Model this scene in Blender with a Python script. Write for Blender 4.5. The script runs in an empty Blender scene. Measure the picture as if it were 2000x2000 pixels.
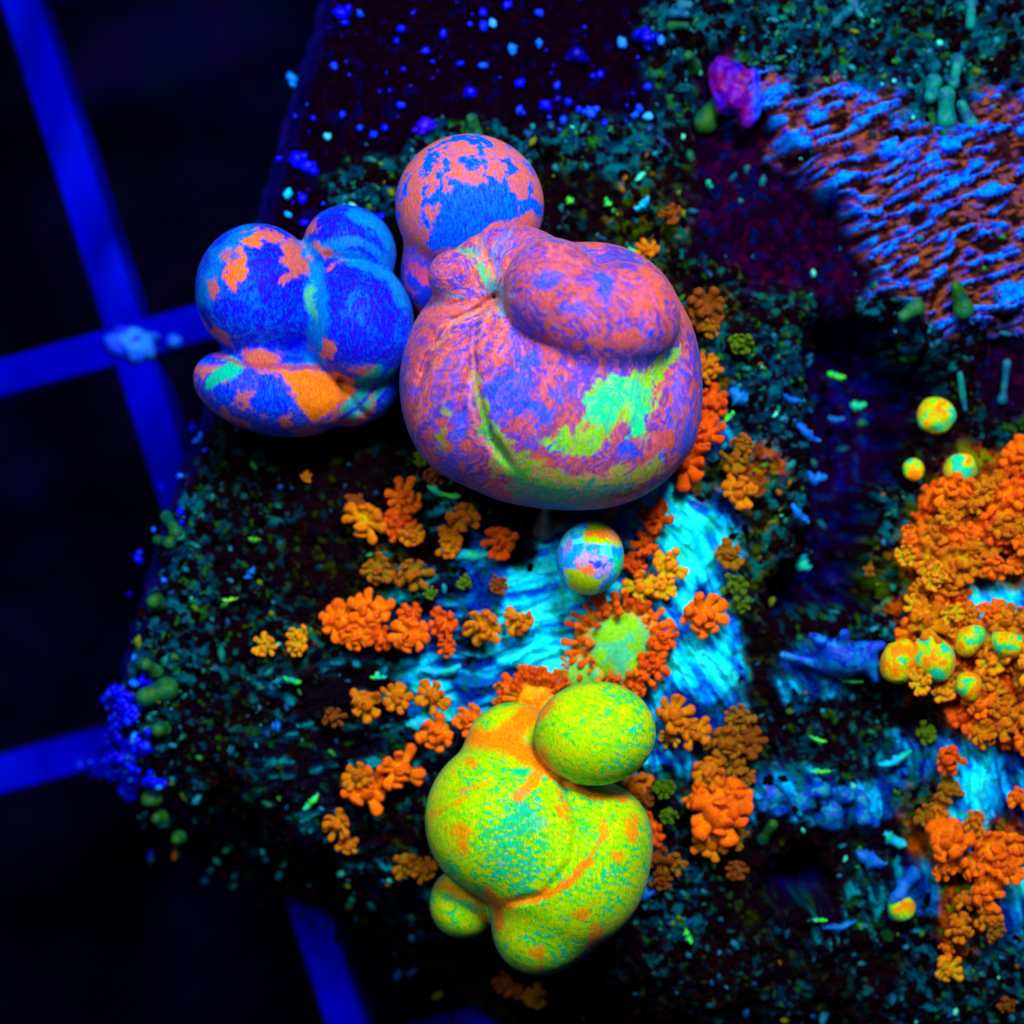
import bpy, math, random
import numpy as np
from mathutils import Vector, Matrix

# ------------------------------------------------------------------ camera, world, lamps, exposure
SC = bpy.context.scene
CAMZ = 40.0
cam_d = bpy.data.cameras.new("camera")
cam = bpy.data.objects.new("camera", cam_d)
SC.collection.objects.link(cam)
SC.camera = cam
cam.location = (0, 0, CAMZ)
cam_d.sensor_width = 36
cam_d.lens = 72
cam_d.clip_start = 0.5
cam_d.clip_end = 400
cam_d.dof.use_dof = True
cam_d.dof.focus_distance = CAMZ - 3.0
cam_d.dof.aperture_fstop = 0.085
cam_d.dof.aperture_blades = 0

world = bpy.data.worlds.new("World")
SC.world = world
world.use_nodes = True
wb = world.node_tree.nodes["Background"]
wb.inputs[0].default_value = (0.010, 0.03, 0.30, 1)
wb.inputs[1].default_value = 0.22

def area(name, loc, target, size, power, col):
    l = bpy.data.lights.new(name, 'AREA')
    l.shape = 'SQUARE'; l.size = size; l.spread = math.radians(75); l.energy = power; l.color = col
    o = bpy.data.objects.new(name, l)
    SC.collection.objects.link(o)
    o.location = loc
    d = Vector(target) - Vector(loc)
    o.rotation_euler = d.to_track_quat('-Z', 'Y').to_euler()
    return o
area("aquarium_or_fill_lamp", (8, 25, 46), (2, 2.5, 0), 11, 7600, (0.95, 0.96, 1.0))
area("aquarium_or_fill_lamp", (-14, 16, 48), (0, 3, 0), 10, 2300, (0.80, 0.88, 1.0))  # weaker fill lamp added from the left; the aquarium lamp is the one above
SC.view_settings.view_transform = 'Standard'
SC.view_settings.look = 'None'
SC.view_settings.exposure = 0
SC.view_settings.gamma = 1
SC.cycles.max_bounces = 5
SC.cycles.diffuse_bounces = 3

rng = np.random.default_rng(7)
R = random.Random(11)

# ------------------------------------------------------------------ small maths
def W(px, py, z=0.0):
    s = (CAMZ - z) / CAMZ
    return np.array([(px - 1000) / 100 * s, (1000 - py) / 100 * s, z])

def lin(c):
    c = np.asarray(c, float) / 255.0
    return np.where(c <= 0.04045, c / 12.92, ((c + 0.055) / 1.055) ** 2.4)

_T = {}
def _tab(seed):
    if seed not in _T:
        _T[seed] = np.random.default_rng(seed + 1000).random(65536).astype(np.float32)
    return _T[seed]

def noise2(x, y, seed=0):
    xi = np.floor(x).astype(np.int64); yi = np.floor(y).astype(np.int64)
    fx = x - xi; fy = y - yi
    fx = fx * fx * fx * (fx * (fx * 6 - 15) + 10); fy = fy * fy * fy * (fy * (fy * 6 - 15) + 10)
    T = _tab(seed)
    h = lambda a, b: T[((a * 7919) ^ (b * 104729 + 31)) & 65535]
    return (h(xi, yi) * (1 - fx) + h(xi + 1, yi) * fx) * (1 - fy) + (h(xi, yi + 1) * (1 - fx) + h(xi + 1, yi + 1) * fx) * fy

def fbm2(x, y, o=4, seed=0, g=0.5):
    s = 0; a = 1; t = 0
    for k in range(o):
        s = s + a * noise2(x * 2 ** k + k * 17.3, y * 2 ** k - k * 9.1, seed + k); t += a; a *= g
    return s / t

def noise3(p, seed=0):
    i = np.floor(p).astype(np.int64); f = p - i
    f = f * f * (3 - 2 * f)
    T = _tab(seed)
    def h(a, b, c): return T[((i[:, 0] + a) * 7919 ^ (i[:, 1] + b) * 104729 ^ (i[:, 2] + c) * 49979 + 77) & 65535]
    x, y, z = f.T
    r = 0
    for a in (0, 1):
        for b in (0, 1):
            for c in (0, 1):
                r = r + h(a, b, c) * (x if a else 1 - x) * (y if b else 1 - y) * (z if c else 1 - z)
    return r

def fbm3(p, o=4, seed=0, g=0.5):
    s = 0; a = 1; t = 0
    for k in range(o):
        s = s + a * noise3(p * 2 ** k + k * 13.7, seed + k); t += a; a *= g
    return s / t

def sstep(a, b, x):
    t = np.clip((x - a) / (b - a), 0, 1)
    return t * t * (3 - 2 * t)

def mixc(c, col, w):
    return c * (1 - w[:, None]) + np.asarray(col)[None, :] * w[:, None]

def polydist(x, y, poly, closed=False):
    """distance to a polyline, in the units of x and y"""
    d = np.full(x.shape, 1e9)
    P = list(poly) + ([poly[0]] if closed else [])
    for (ax, ay), (bx, by) in zip(P[:-1], P[1:]):
        vx, vy = bx - ax, by - ay
        t = np.clip(((x - ax) * vx + (y - ay) * vy) / (vx * vx + vy * vy + 1e-9), 0, 1)
        d = np.minimum(d, np.hypot(x - ax - t * vx, y - ay - t * vy))
    return d

def polysd(x, y, poly):
    """signed distance, negative inside"""
    ins = np.zeros(x.shape, bool)
    n = len(poly)
    for k in range(n):
        ax, ay = poly[k]; bx, by = poly[(k + 1) % n]
        c = ((ay > y) != (by > y)) & (x < (bx - ax) * (y - ay) / (by - ay + 1e-12) + ax)
        ins ^= c
    d = polydist(x, y, poly, True)
    return np.where(ins, -d, d)

# ------------------------------------------------------------------ objects and materials
def tag(o, label=None, cat=None, group=None, kind=None):
    if label: o['label'] = label
    if cat: o['category'] = cat
    if group: o['group'] = group
    if kind: o['kind'] = kind
    return o

def link(o, parent=None):
    SC.collection.objects.link(o)
    if parent is not None: o.parent = parent
    return o

def make_mesh(name, V, F, mat, cols=None, normals=None, smooth=True):
    V = np.asarray(V, np.float32); F = np.asarray(F, np.int32)
    me = bpy.data.meshes.new(name)
    k = F.shape[1]
    me.vertices.add(len(V)); me.vertices.foreach_set("co", V.ravel())
    me.loops.add(F.size); me.loops.foreach_set("vertex_index", F.ravel())
    me.polygons.add(len(F))
    me.polygons.foreach_set("loop_start", np.arange(0, F.size, k, dtype=np.int32))
    me.polygons.foreach_set("loop_total", np.full(len(F), k, np.int32))
    me.update(calc_edges=True)
    me.polygons.foreach_set("use_smooth", np.full(len(F), smooth))
    if cols is not None:
        a = me.color_attributes.new("pigment", 'FLOAT_COLOR', 'POINT')
        c = np.ones((len(V), 4), np.float32); c[:, :3] = np.clip(cols, 0, 1)
        a.data.foreach_set("color", c.ravel())
    if normals is not None:
        me.normals_split_custom_set_from_vertices(normals.tolist())
    me.materials.append(mat)
    return me

def obj(name, me, parent=None, **kw):
    o = bpy.data.objects.new(name, me)
    link(o, parent)
    return tag(o, **kw)

def empty(name, loc, **kw):
    o = bpy.data.objects.new(name, None)
    o.empty_display_size = 0.2
    link(o); o.location = loc
    return tag(o, **kw)

def tissue(name, grain=0.25, scale=26.0, rough=0.55, spec=0.18, sheen=0.25, bump=0.02, stretch=(1, 1, 1), sheen_col=(0.1, 0.3, 1), hue=0.02, sss=0.0):
    """pigment from the mesh's colour attribute, fine fibres and relief from noise"""
    m = bpy.data.materials.new(name); m.use_nodes = True
    nt = m.node_tree; N = nt.nodes; L = nt.links
    b = N["Principled BSDF"]
    b.inputs["Roughness"].default_value = rough
    b.inputs["Specular IOR Level"].default_value = spec
    b.inputs["Sheen Weight"].default_value = sheen
    b.inputs["Sheen Roughness"].default_value = 0.35
    b.inputs["Sheen Tint"].default_value = (*sheen_col, 1)
    if sss:
        b.inputs["Subsurface Weight"].default_value = sss
        b.inputs["Subsurface Radius"].default_value = (1.0, 0.8, 0.8)
        b.inputs["Subsurface Scale"].default_value = 0.09
    a = N.new("ShaderNodeAttribute"); a.attribute_name = "pigment"
    tc = N.new("ShaderNodeTexCoord")
    mp = N.new("ShaderNodeMapping"); mp.inputs["Scale"].default_value = stretch
    mp.inputs["Rotation"].default_value = (0, 0, 0.5)
    L.new(tc.outputs["Object"], mp.inputs[0])
    n1 = N.new("ShaderNodeTexNoise"); n1.inputs["Scale"].default_value = scale
    n1.inputs["Detail"].default_value = 5; n1.inputs["Roughness"].default_value = 0.65; n1.inputs["Distortion"].default_value = 0.6
    L.new(mp.outputs[0], n1.inputs["Vector"])
    mr = N.new("ShaderNodeMapRange")
    mr.inputs["From Min"].default_value = 0.3; mr.inputs["From Max"].default_value = 0.7
    mr.inputs["To Min"].default_value = 1 - grain; mr.inputs["To Max"].default_value = 1 + grain
    L.new(n1.outputs["Fac"], mr.inputs["Value"])
    vm = N.new("ShaderNodeVectorMath"); vm.operation = 'SCALE'
    L.new(a.outputs["Color"], vm.inputs[0]); L.new(mr.outputs[0], vm.inputs["Scale"])
    hs = N.new("ShaderNodeHueSaturation")
    n2 = N.new("ShaderNodeTexNoise"); n2.inputs["Scale"].default_value = scale * .8; n2.inputs["Detail"].default_value = 4; n2.inputs["Roughness"].default_value = 0.7
    L.new(mp.outputs[0], n2.inputs["Vector"])
    m2 = N.new("ShaderNodeMapRange"); m2.inputs["From Min"].default_value = 0.35; m2.inputs["From Max"].default_value = 0.65
    m2.inputs["To Min"].default_value = 0.5 - hue; m2.inputs["To Max"].default_value = 0.5 + hue
    L.new(n2.outputs["Fac"], m2.inputs["Value"]); L.new(m2.outputs[0], hs.inputs["Hue"])
    L.new(vm.outputs[0], hs.inputs["Color"]); L.new(hs.outputs[0], b.inputs["Base Color"])
    bp = N.new("ShaderNodeBump"); bp.inputs["Strength"].default_value = 0.6; bp.inputs["Distance"].default_value = bump
    L.new(n1.outputs["Fac"], bp.inputs["Height"]); L.new(bp.outputs[0], b.inputs["Normal"])
    return m

M_SKIN = tissue("bubble_skin", grain=0.30, scale=17, bump=0.022, hue=0.012, sss=0.55, stretch=(1.6, 0.6, 1), sheen=0.06, spec=0.06)
M_ROCK = tissue("encrusted_rock", grain=0.35, scale=14, rough=0.7, spec=0.0, sheen=0.0, bump=0.06)
M_TURF = tissue("turf_tissue", hue=0, grain=0.25, scale=12, rough=0.4, spec=0.12, sheen=0.0, bump=0.02)
M_POLYP = tissue("polyp_tissue", sss=0.7, grain=0.28, scale=14, rough=0.5, spec=0.05, sheen=0.05, bump=0.03, sheen_col=(1, .35, .6))
M_SPONGE = tissue("sponge_tissue", hue=0.01, grain=0.3, scale=10, rough=0.4, spec=0.15, sheen=0.03, bump=0.05)
M_PLASTIC = tissue("rack_plastic", hue=0, grain=0.18, scale=1.2, rough=0.7, spec=0.0, sheen=0.0, bump=0.02)
M_FLOOR = tissue("tank_bottom", grain=0.4, scale=0.6, rough=0.8, spec=0.0, sheen=0.0, bump=0.05)

# ------------------------------------------------------------------ implicit bodies
def P_E(px, py, z, rx, ry, rz, rot=0, grp=0, k=0.22):
    """ellipsoid: centre in photo pixels at height z, radii rx, ry in pixels, rz in units"""
    s = (CAMZ - z) / CAMZ / 100
    return dict(t='e', c=W(px, py, z), r=np.array([rx * s, ry * s, rz]), a=math.radians(-rot), grp=grp, k=k)
def P_C(p1, p2, r1, r2, grp=0, k=0.1):
    a = W(*p1); b = W(*p2)
    return dict(t='c', p=a, q=b, r1=r1 / 100, r2=r2 / 100, grp=grp, k=k)

def sd_prim(p, d):
    if d['t'] == 'e':
        q = p - d['c']
        ca, sa = math.cos(-d['a']), math.sin(-d['a'])
        x = q[..., 0] * ca - q[..., 1] * sa; y = q[..., 0] * sa + q[..., 1] * ca; z = q[..., 2]
        r = d['r']
        k0 = np.sqrt((x / r[0]) ** 2 + (y / r[1]) ** 2 + (z / r[2]) ** 2)
        k1 = np.sqrt((x / r[0] ** 2) ** 2 + (y / r[1] ** 2) ** 2 + (z / r[2] ** 2) ** 2) + 1e-6
        return k0 * (k0 - 1) / k1
    ba = d['q'] - d['p']; pa = p - d['p']
    t = np.clip((pa @ ba) / (ba @ ba + 1e-9), 0, 1)
    return np.linalg.norm(pa - t[..., None] * ba, axis=-1) - (d['r1'] * (1 - t) + d['r2'] * t)

def smin(a, b, k):
    h = np.maximum(k - np.abs(a - b), 0) / k
    return np.minimum(a, b) - h * h * k * 0.25

def body_fn(prims, grooves=(), lump=0.0, lseed=3, lscale=1.0):
    def f(p, label=False):
        r = None; ds = []
        for d in prims:
            v = sd_prim(p, d)
            if label: ds.append(v)
            r = v if r is None else smin(r, v, d['k'])
        if grooves or lump:
            sh = r.shape
            pf = p.reshape(-1, 3); rf = r.reshape(-1).copy()
            near = np.abs(rf) < 0.6
            q = pf[near]; add = np.zeros(len(q))
            s = CAMZ / (CAMZ - q[:, 2])
            x = q[:, 0] * s * 100 + 1000; y = 1000 - q[:, 1] * s * 100
            for pts, wd, dep0, zmin in grooves:
                dd = polydist(x, y, pts)
                dep = dep0 * sstep(0, 70, np.hypot(x - pts[-1][0], y - pts[-1][1]))
                add += dep * np.exp(-(dd / wd) ** 2) * sstep(zmin - 0.3, zmin + 0.3, q[:, 2])
            if lump:
                add += lump * (fbm3(q * lscale, 2, lseed) - 0.5) * 2
            rf[near] += add
            r = rf.reshape(sh)
        if label: return np.argmin(np.array(ds), 0)
        return r
    return f

def grad(f, p, e=0.01):
    g = np.empty_like(p)
    for k in range(3):
        d = np.zeros(3); d[k] = e
        g[:, k] = f(p + d) - f(p - d)
    return g / (np.linalg.norm(g, axis=1, keepdims=True) + 1e-9)

def surface(f, lo, hi, h, sub=1):
    """surface nets, then one regular subdivision pulled onto the true surface"""
    n = np.ceil((np.array(hi) - lo) / h).astype(int) + 1
    ax = [lo[k] + h * np.arange(n[k]) for k in range(3)]
    G = np.stack(np.meshgrid(*ax, indexing='ij'), -1)
    V = np.empty(tuple(n), np.float32)
    for a in range(0, n[0], 16):
        V[a:a + 16] = f(G[a:a + 16])
    S = V < 0
    c = n - 1
    cs = np.zeros(tuple(c), np.int8)
    for dx in (0, 1):
        for dy in (0, 1):
            for dz in (0, 1):
                cs += S[dx:dx + c[0], dy:dy + c[1], dz:dz + c[2]]
    act = (cs > 0) & (cs < 8)
    idx = np.full(tuple(c), -1, np.int64)
    I = np.argwhere(act); idx[act] = np.arange(len(I))
    acc = np.zeros((len(I), 3)); cnt = np.zeros(len(I))
    for axis in range(3):
        for u in (0, 1):
            for v in (0, 1):
                o = [0, 0, 0]; oth = [k for k in range(3) if k != axis]
                o[oth[0]] = u; o[oth[1]] = v
                A = I + o; B = A.copy(); B[:, axis] += 1
                va = V[A[:, 0], A[:, 1], A[:, 2]]; vb = V[B[:, 0], B[:, 1], B[:, 2]]
                m = (va < 0) != (vb < 0)
                t = np.where(m, va / (va - vb + 1e-12), 0)
                pt = A.astype(float); pt[:, axis] += t
                acc += pt * m[:, None]; cnt += m
    P = acc / np.maximum(cnt, 1)[:, None] * h + np.array(lo)
    quads = []
    for axis in range(3):
        o1, o2 = [k for k in range(3) if k != axis]
        sl = [slice(None)] * 3
        a = [slice(1, -1)] * 3; a[axis] = slice(0, -1)
        b = [slice(1, -1)] * 3; b[axis] = slice(1, None)
        sa = S[tuple(a)]; sb = S[tuple(b)]
        E = np.argwhere(sa != sb)
        flip = sa[E[:, 0], E[:, 1], E[:, 2]]
        base = E.copy(); base[:, o1] += 1; base[:, o2] += 1
        def cell(d1, d2):
            q = base.copy(); q[:, o1] += d1; q[:, o2] += d2
            return idx[q[:, 0], q[:, 1], q[:, 2]]
        q = np.stack([cell(-1, -1), cell(0, -1), cell(0, 0), cell(-1, 0)], 1)
        if axis == 1: flip = ~flip
        q[~flip] = q[~flip][:, ::-1]
        quads.append(q)
    Q = np.concatenate(quads)
    Q = Q[(Q >= 0).all(1)]
    for _ in range(sub):
        ed = np.stack([Q, np.roll(Q, -1, 1)], -1).reshape(-1, 2)
        key = np.sort(ed, 1); key = key[:, 0] * (len(P) + 1) + key[:, 1]
        uq, inv = np.unique(key, return_inverse=True)
        e0 = uq // (len(P) + 1); e1 = uq % (len(P) + 1)
        em = (P[e0] + P[e1]) / 2
        fc = P[Q].mean(1)
        nP = len(P); nE = len(em)
        inv = inv.reshape(-1, 4) + nP
        ci = np.arange(len(Q)) + nP + nE
        P = np.concatenate([P, em, fc])
        Q = np.concatenate([np.stack([Q[:, k], inv[:, k], ci, inv[:, (k - 1) % 4]], 1) for k in range(4)])
    for _ in range(2):
        d = f(P); P = P - grad(f, P) * np.clip(d, -h, h)[:, None]
    return P, Q, grad(f, P, 0.02)

def px_of(P):
    s = CAMZ / (CAMZ - P[:, 2])
    return P[:, 0] * s * 100 + 1000, 1000 - P[:, 1] * s * 100

def build_body(name, label, cat, prims, colour, h=0.07, sub=1, mat=None, grooves=(), lump=0.0, lscale=1.0, part_names=None, group=None, single=False, part_labels=None):
    f = body_fn(prims, grooves, lump, 3, lscale)
    lo = np.array([1e9] * 3); hi = -lo
    for d in prims:
        if d['t'] == 'e':
            m = max(d['r'][0], d['r'][1]); ext = np.array([m, m, d['r'][2]])
            lo = np.minimum(lo, d['c'] - ext); hi = np.maximum(hi, d['c'] + ext)
        else:
            e = max(d['r1'], d['r2'])
            for q in (d['p'], d['q']): lo = np.minimum(lo, q - e); hi = np.maximum(hi, q + e)
    lo -= 3 * h + 0.1; hi += 3 * h + 0.1
    P, Q, Nn = surface(f, lo, hi, h, sub)
    cols = colour(P, Nn)
    mat = mat or M_SKIN
    base = prims[0]['c'] if prims[0]['t'] == 'e' else prims[0]['p']
    org = np.array([base[0], base[1], lo[2] + 3 * h + 0.1])
    if single:
        me = make_mesh(name, P - org, Q, mat, cols, Nn)
        o = obj(name, me, label=label, cat=cat, group=group); o.location = org
        return o
    lab = np.array([d['grp'] for d in prims])[f(P, True)]
    fl = np.sort(lab[Q], 1)[:, 1]
    root = empty(name, org, label=label, cat=cat, group=group)
    for g in sorted(set(lab.tolist())):
        Fg = Q[fl == g]
        if len(Fg) < 12: continue
        u, inv = np.unique(Fg, return_inverse=True)
        pn = (part_names or {}).get(g, 'bubble')
        me = make_mesh(pn, P[u] - org, inv.reshape(-1, 4), mat, cols[u], Nn[u])
        o = obj(pn, me, root)
        if part_labels and g in part_labels: o['label'] = part_labels[g]
    return root

# ------------------------------------------------------------------ the rock
REG = """
UUUUUUUUUUUUUUUUTTTTTTtTT
UUUUUUUUUUUUUUUUTPTTTTTTt
UUUUUUUUUUUUUUUUTPSSSSTTS
UUUUUUUUUUTTTTTTtPPSSSSSS
UUUUUUUUTTtKKKKGKPPPSSSSS
UUUUUUUUUKKKKtKGGPPPPSSSS
UUUUUUUUKKKKKKKGttPPPSSSS
UUUUUUKKKKKKKKKKGGttPTSSS
UUUUUKKKKKKKKKKKGTTTDDTtP
UUUUUKKKKKKKKKKKOGTTDDDtP
UUUUUKKKKKKKKKKKOBTTDDKKt
UUUTtKtKKKttbbbCOGOTDDKOO
UUUTTttKKKbbbbBCCBGTDTGOO
UUUTTttKKGbBbCCBCCGtDGOOO
UUUTTttKKbbBCCCOCBGDDGOCC
UUUTTttGbbBbCCOOCCKttTOOO
UUUTTtTbbbCBBCOBCCKBBtOOO
UUUTtKtbbbCBbOOBBBKtttKOO
UUUTttbbbbbbbbbCBGtTtbBCB
UUUTTKbbttttttbbbGBBBBGCB
UUUTTKtbbKttttbKtGKKKbOCO
KKKKKTKtbbbbbbbbTtKDKbBOC
KKKKKKKKtbbbbKbtTtKbbbtOB
KKKKKKKKKtbKKKKKtKtKtKTGT
KKKKKKKKKKKKKKKKKtKTKtTTT
""".split()
CODES = "UTtKPSCBbGOD"
code_map = {c: np.array([[1.0 if ch == c else 0.0 for ch in row] for row in REG]) for c in CODES}
H_CODE = dict(U=-0.35, T=-0.05, t=-0.15, K=-0.25, P=-0.7, S=0.25, C=0.25, B=0.12, b=-0.05, G=-0.1, O=0.15, D=-2.6)

def reg_weights(x, y, warp=45, sharp=3.0):
    xx = x + warp * 2 * (fbm2(x / 60, y / 60, 3, 40) - 0.5)
    yy = y + warp * 2 * (fbm2(x / 60 + 50, y / 60, 3, 44) - 0.5)
    gx = np.clip(xx / 80 - 0.5, 0, 23.999); gy = np.clip(yy / 80 - 0.5, 0, 23.999)
    ix = gx.astype(int); iy = gy.astype(int); fx = gx - ix; fy = gy - iy
    out = {}; tot = 0
    for c, m in code_map.items():
        v = (m[iy, ix] * (1 - fx) + m[iy, ix + 1] * fx) * (1 - fy) + (m[iy + 1, ix] * (1 - fx) + m[iy + 1, ix + 1] * fx) * fy
        v = v ** sharp; out[c] = v; tot = tot + v
    return {c: v / tot for c, v in out.items()}

LEFT = [(-150, 645), (0, 600), (400, 482), (780, 378), (1000, 300), (1320, 205), (1540, 140), (1560, 150), (2200, 150)]
BOT = [(100, 1500), (150, 1555), (260, 1650), (420, 1730), (600, 1800), (760, 1880), (900, 1990), (1000, 2060), (1300, 2150), (2300, 2250)]
SPLIT = [(-200, 1370), (60, 1340), (200, 1385), (400, 1470), (560, 1600), (650, 1700), (760, 1700), (900, 1670), (1000, 1640), (1150, 1610), (1300, 1600), (1500, 1610), (1700, 1625), (2200, 1640)]
def ip(tab, v):
    a = np.array(tab); return np.interp(v, a[:, 0], a[:, 1])
def edge_sd(x, y):
    j = 10 * (fbm2(x / 25, y / 25, 2, 90) - 0.5)
    return (x - ip(LEFT, y)) * 0.95 + j, (ip(BOT, x) - y) * 0.9 + j

def rock_height(x, y):
    w = reg_weights(x, y, 30, 1.6)
    h = sum(w[c] * H_CODE[c] for c in CODES)
    h = h + 0.35 * (fbm2(x / 190, y / 190, 3, 10) - 0.5)
    rough = 0.10 + 0.12 * (w['T'] + w['t'] + w['G'] + w['K']) + 0.10 * w['b']
    h = h + rough * 2.2 * (fbm2(x / 26, y / 26, 4, 20, 0.6) - 0.5)
    # pits and knobs of the crust
    kn = fbm2(x / 14, y / 14, 2, 24)
    h = h + 0.16 * (w['T'] + w['t'] + w['b'] + w['G'] * .6) * sstep(0.56, 0.75, kn)
    # stringy skin ridges
    xr, yr = fibre_xy(x, y)
    rd = 1 - np.abs(fbm2(xr / 95, yr / 24, 3, 30) * 2 - 1) * 2.2
    h = h + 0.22 * (w['C'] + w['B'] + 0.8 * w['b']) * np.clip(rd, 0, 1)
    # stripes of the worn tile
    xs, ys = stripe_xy(x, y)
    st = fbm2(xs / 36, ys / 10.5, 3, 50, 0.55)
    h = h + 0.26 * w['S'] * sstep(0.44, 0.64, st)
    a, b = edge_sd(x, y)
    h = h - 4.2 * (1 - sstep(-45, 55, a)) ** 1.3
    h = h - 4.0 * (1 - sstep(-60, 330, b)) ** 2.2
    return h

def fibre_xy(x, y):
    """direction of the cyan skin's folds: fan out from below the big mushroom"""
    ang = np.where(x > 1210, math.radians(62), math.radians(-12))
    ang = math.radians(-12) + (math.radians(58) - math.radians(-12)) * sstep(1130, 1290, x)
    ang = np.where(x > 1600, math.radians(80), ang)
    dx = x - 1200; dy = y - 1100
    wob = 30 * (fbm2(x / 120, y / 120, 2, 61) - 0.5)
    return dx * np.cos(ang) + dy * np.sin(ang) + wob, -dx * np.sin(ang) + dy * np.cos(ang) + wob

def stripe_xy(x, y):
    a = math.radians(-21)
    wob = 26 * (fbm2(x / 90, y / 90, 2, 63) - 0.5)
    return x * math.cos(a) + y * math.sin(a), -x * math.sin(a) + y * math.cos(a) + wob

def rock_colour(x, y):
    n = len(x)
    w = reg_weights(x, y, 45, 4.0)
    f1 = fbm2(x / 22, y / 22, 4, 70, 0.6); f2 = fbm2(x / 9, y / 9, 3, 75); f3 = fbm2(x / 60, y / 60, 3, 79)
    def fleck(base, cols, thr, s=0.06):
        c = np.tile(lin(base), (n, 1))
        for i, (col, t) in enumerate(cols):
            v = fbm2(x / 17 + i * 31, y / 17 - i * 13, 3, 80 + i * 4, 0.55)
            c = mixc(c, lin(col), sstep(t, t + s, v))
        return c
    C = {}
    C['U'] = fleck((8, 0, 12), [((3, 1, 52), 0.66), ((14, 1, 12), 0.62)], 0)
    C['T'] = fleck((13, 2, 15), [((0, 40, 66), 0.50), ((0, 78, 94), 0.57), ((20, 90, 20), 0.70)], 0)
    C['t'] = fleck((14, 3, 12), [((0, 45, 60), 0.62), ((0, 80, 80), 0.68), ((22, 70, 10), 0.70)], 0)
    C['K'] = fleck((14, 4, 9), [((0, 30, 38), 0.64), ((30, 40, 0), 0.66)], 0)
    C['P'] = fleck((15, 0, 20), [((28, 0, 38), 0.56), ((0, 8, 60), 0.60), ((48, 0, 30), 0.66)], 0)
    C['G'] = fleck((20, 12, 10), [((40, 60, 0), 0.52), ((0, 80, 80), 0.60), ((100, 70, 0), 0.66)], 0)
    C['O'] = fleck((95, 45, 5), [((150, 60, 0), 0.48), ((90, 110, 0), 0.62), ((30, 10, 20), 0.62)], 0)
    C['D'] = fleck((18, 0, 36), [((0, 0, 90), 0.56), ((0, 30, 90), 0.68)], 0)
    xr, yr = fibre_xy(x, y)
    rd = fbm2(xr / 80, yr / 18, 3, 31)
    c = np.tile(lin((0, 222, 255)), (n, 1))
    c = mixc(c, lin((0, 110, 235)), sstep(0.48, 0.66, rd)); c = mixc(c, lin((30, 240, 250)), sstep(0.50, 0.34, rd))
    c = mixc(c, lin((0, 190, 120)), 0.7 * sstep(0.62, 0.7, f1))
    C['C'] = c
    c = np.tile(lin((0, 84, 172)), (n, 1))
    c = mixc(c, lin((0, 30, 120)), sstep(0.48, 0.62, rd)); c = mixc(c, lin((0, 165, 225)), sstep(0.44, 0.34, rd))
    c = mixc(c, lin((0, 80, 60)), 0.8 * sstep(0.58, 0.68, f1))
    C['B'] = c
    c = np.tile(lin((0, 38, 58)), (n, 1))
    c = mixc(c, lin((14, 4, 30)), sstep(0.46, 0.56, rd)); c = mixc(c, lin((0, 120, 135)), sstep(0.40, 0.32, rd))
    c = mixc(c, lin((10, 60, 20)), sstep(0.60, 0.66, f1)); c = mixc(c, lin((12, 4, 14)), sstep(0.54, 0.62, f3))
    C['b'] = c
    xs, ys = stripe_xy(x, y)
    st = fbm2(xs / 36, ys / 10.5, 3, 50, 0.55)
    c = np.tile(lin((22, 6, 12)), (n, 1))
    c = mixc(c, lin((128, 66, 34)), sstep(0.36, 0.46, st)); c = mixc(c, lin((120, 62, 90)), 0.6 * sstep(0.55, 0.68, f1))
    c = mixc(c, lin((20, 4, 14)), 0.8 * sstep(0.56, 0.66, fbm2(xs / 40, ys / 20, 2, 57)))
    c = mixc(c, lin((0, 56, 225)), sstep(0.525, 0.555, st)); c = mixc(c, lin((0, 120, 250)), sstep(0.59, 0.67, st))
    C['S'] = c
    out = sum(w[k][:, None] * C[k] for k in CODES)
    a, b = edge_sd(x, y)
    rim = (1 - sstep(14, 58, a)) * (y < 1600)
    out = mixc(out, lin((12, 4, 120)), rim * 0.92)
    return out

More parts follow.
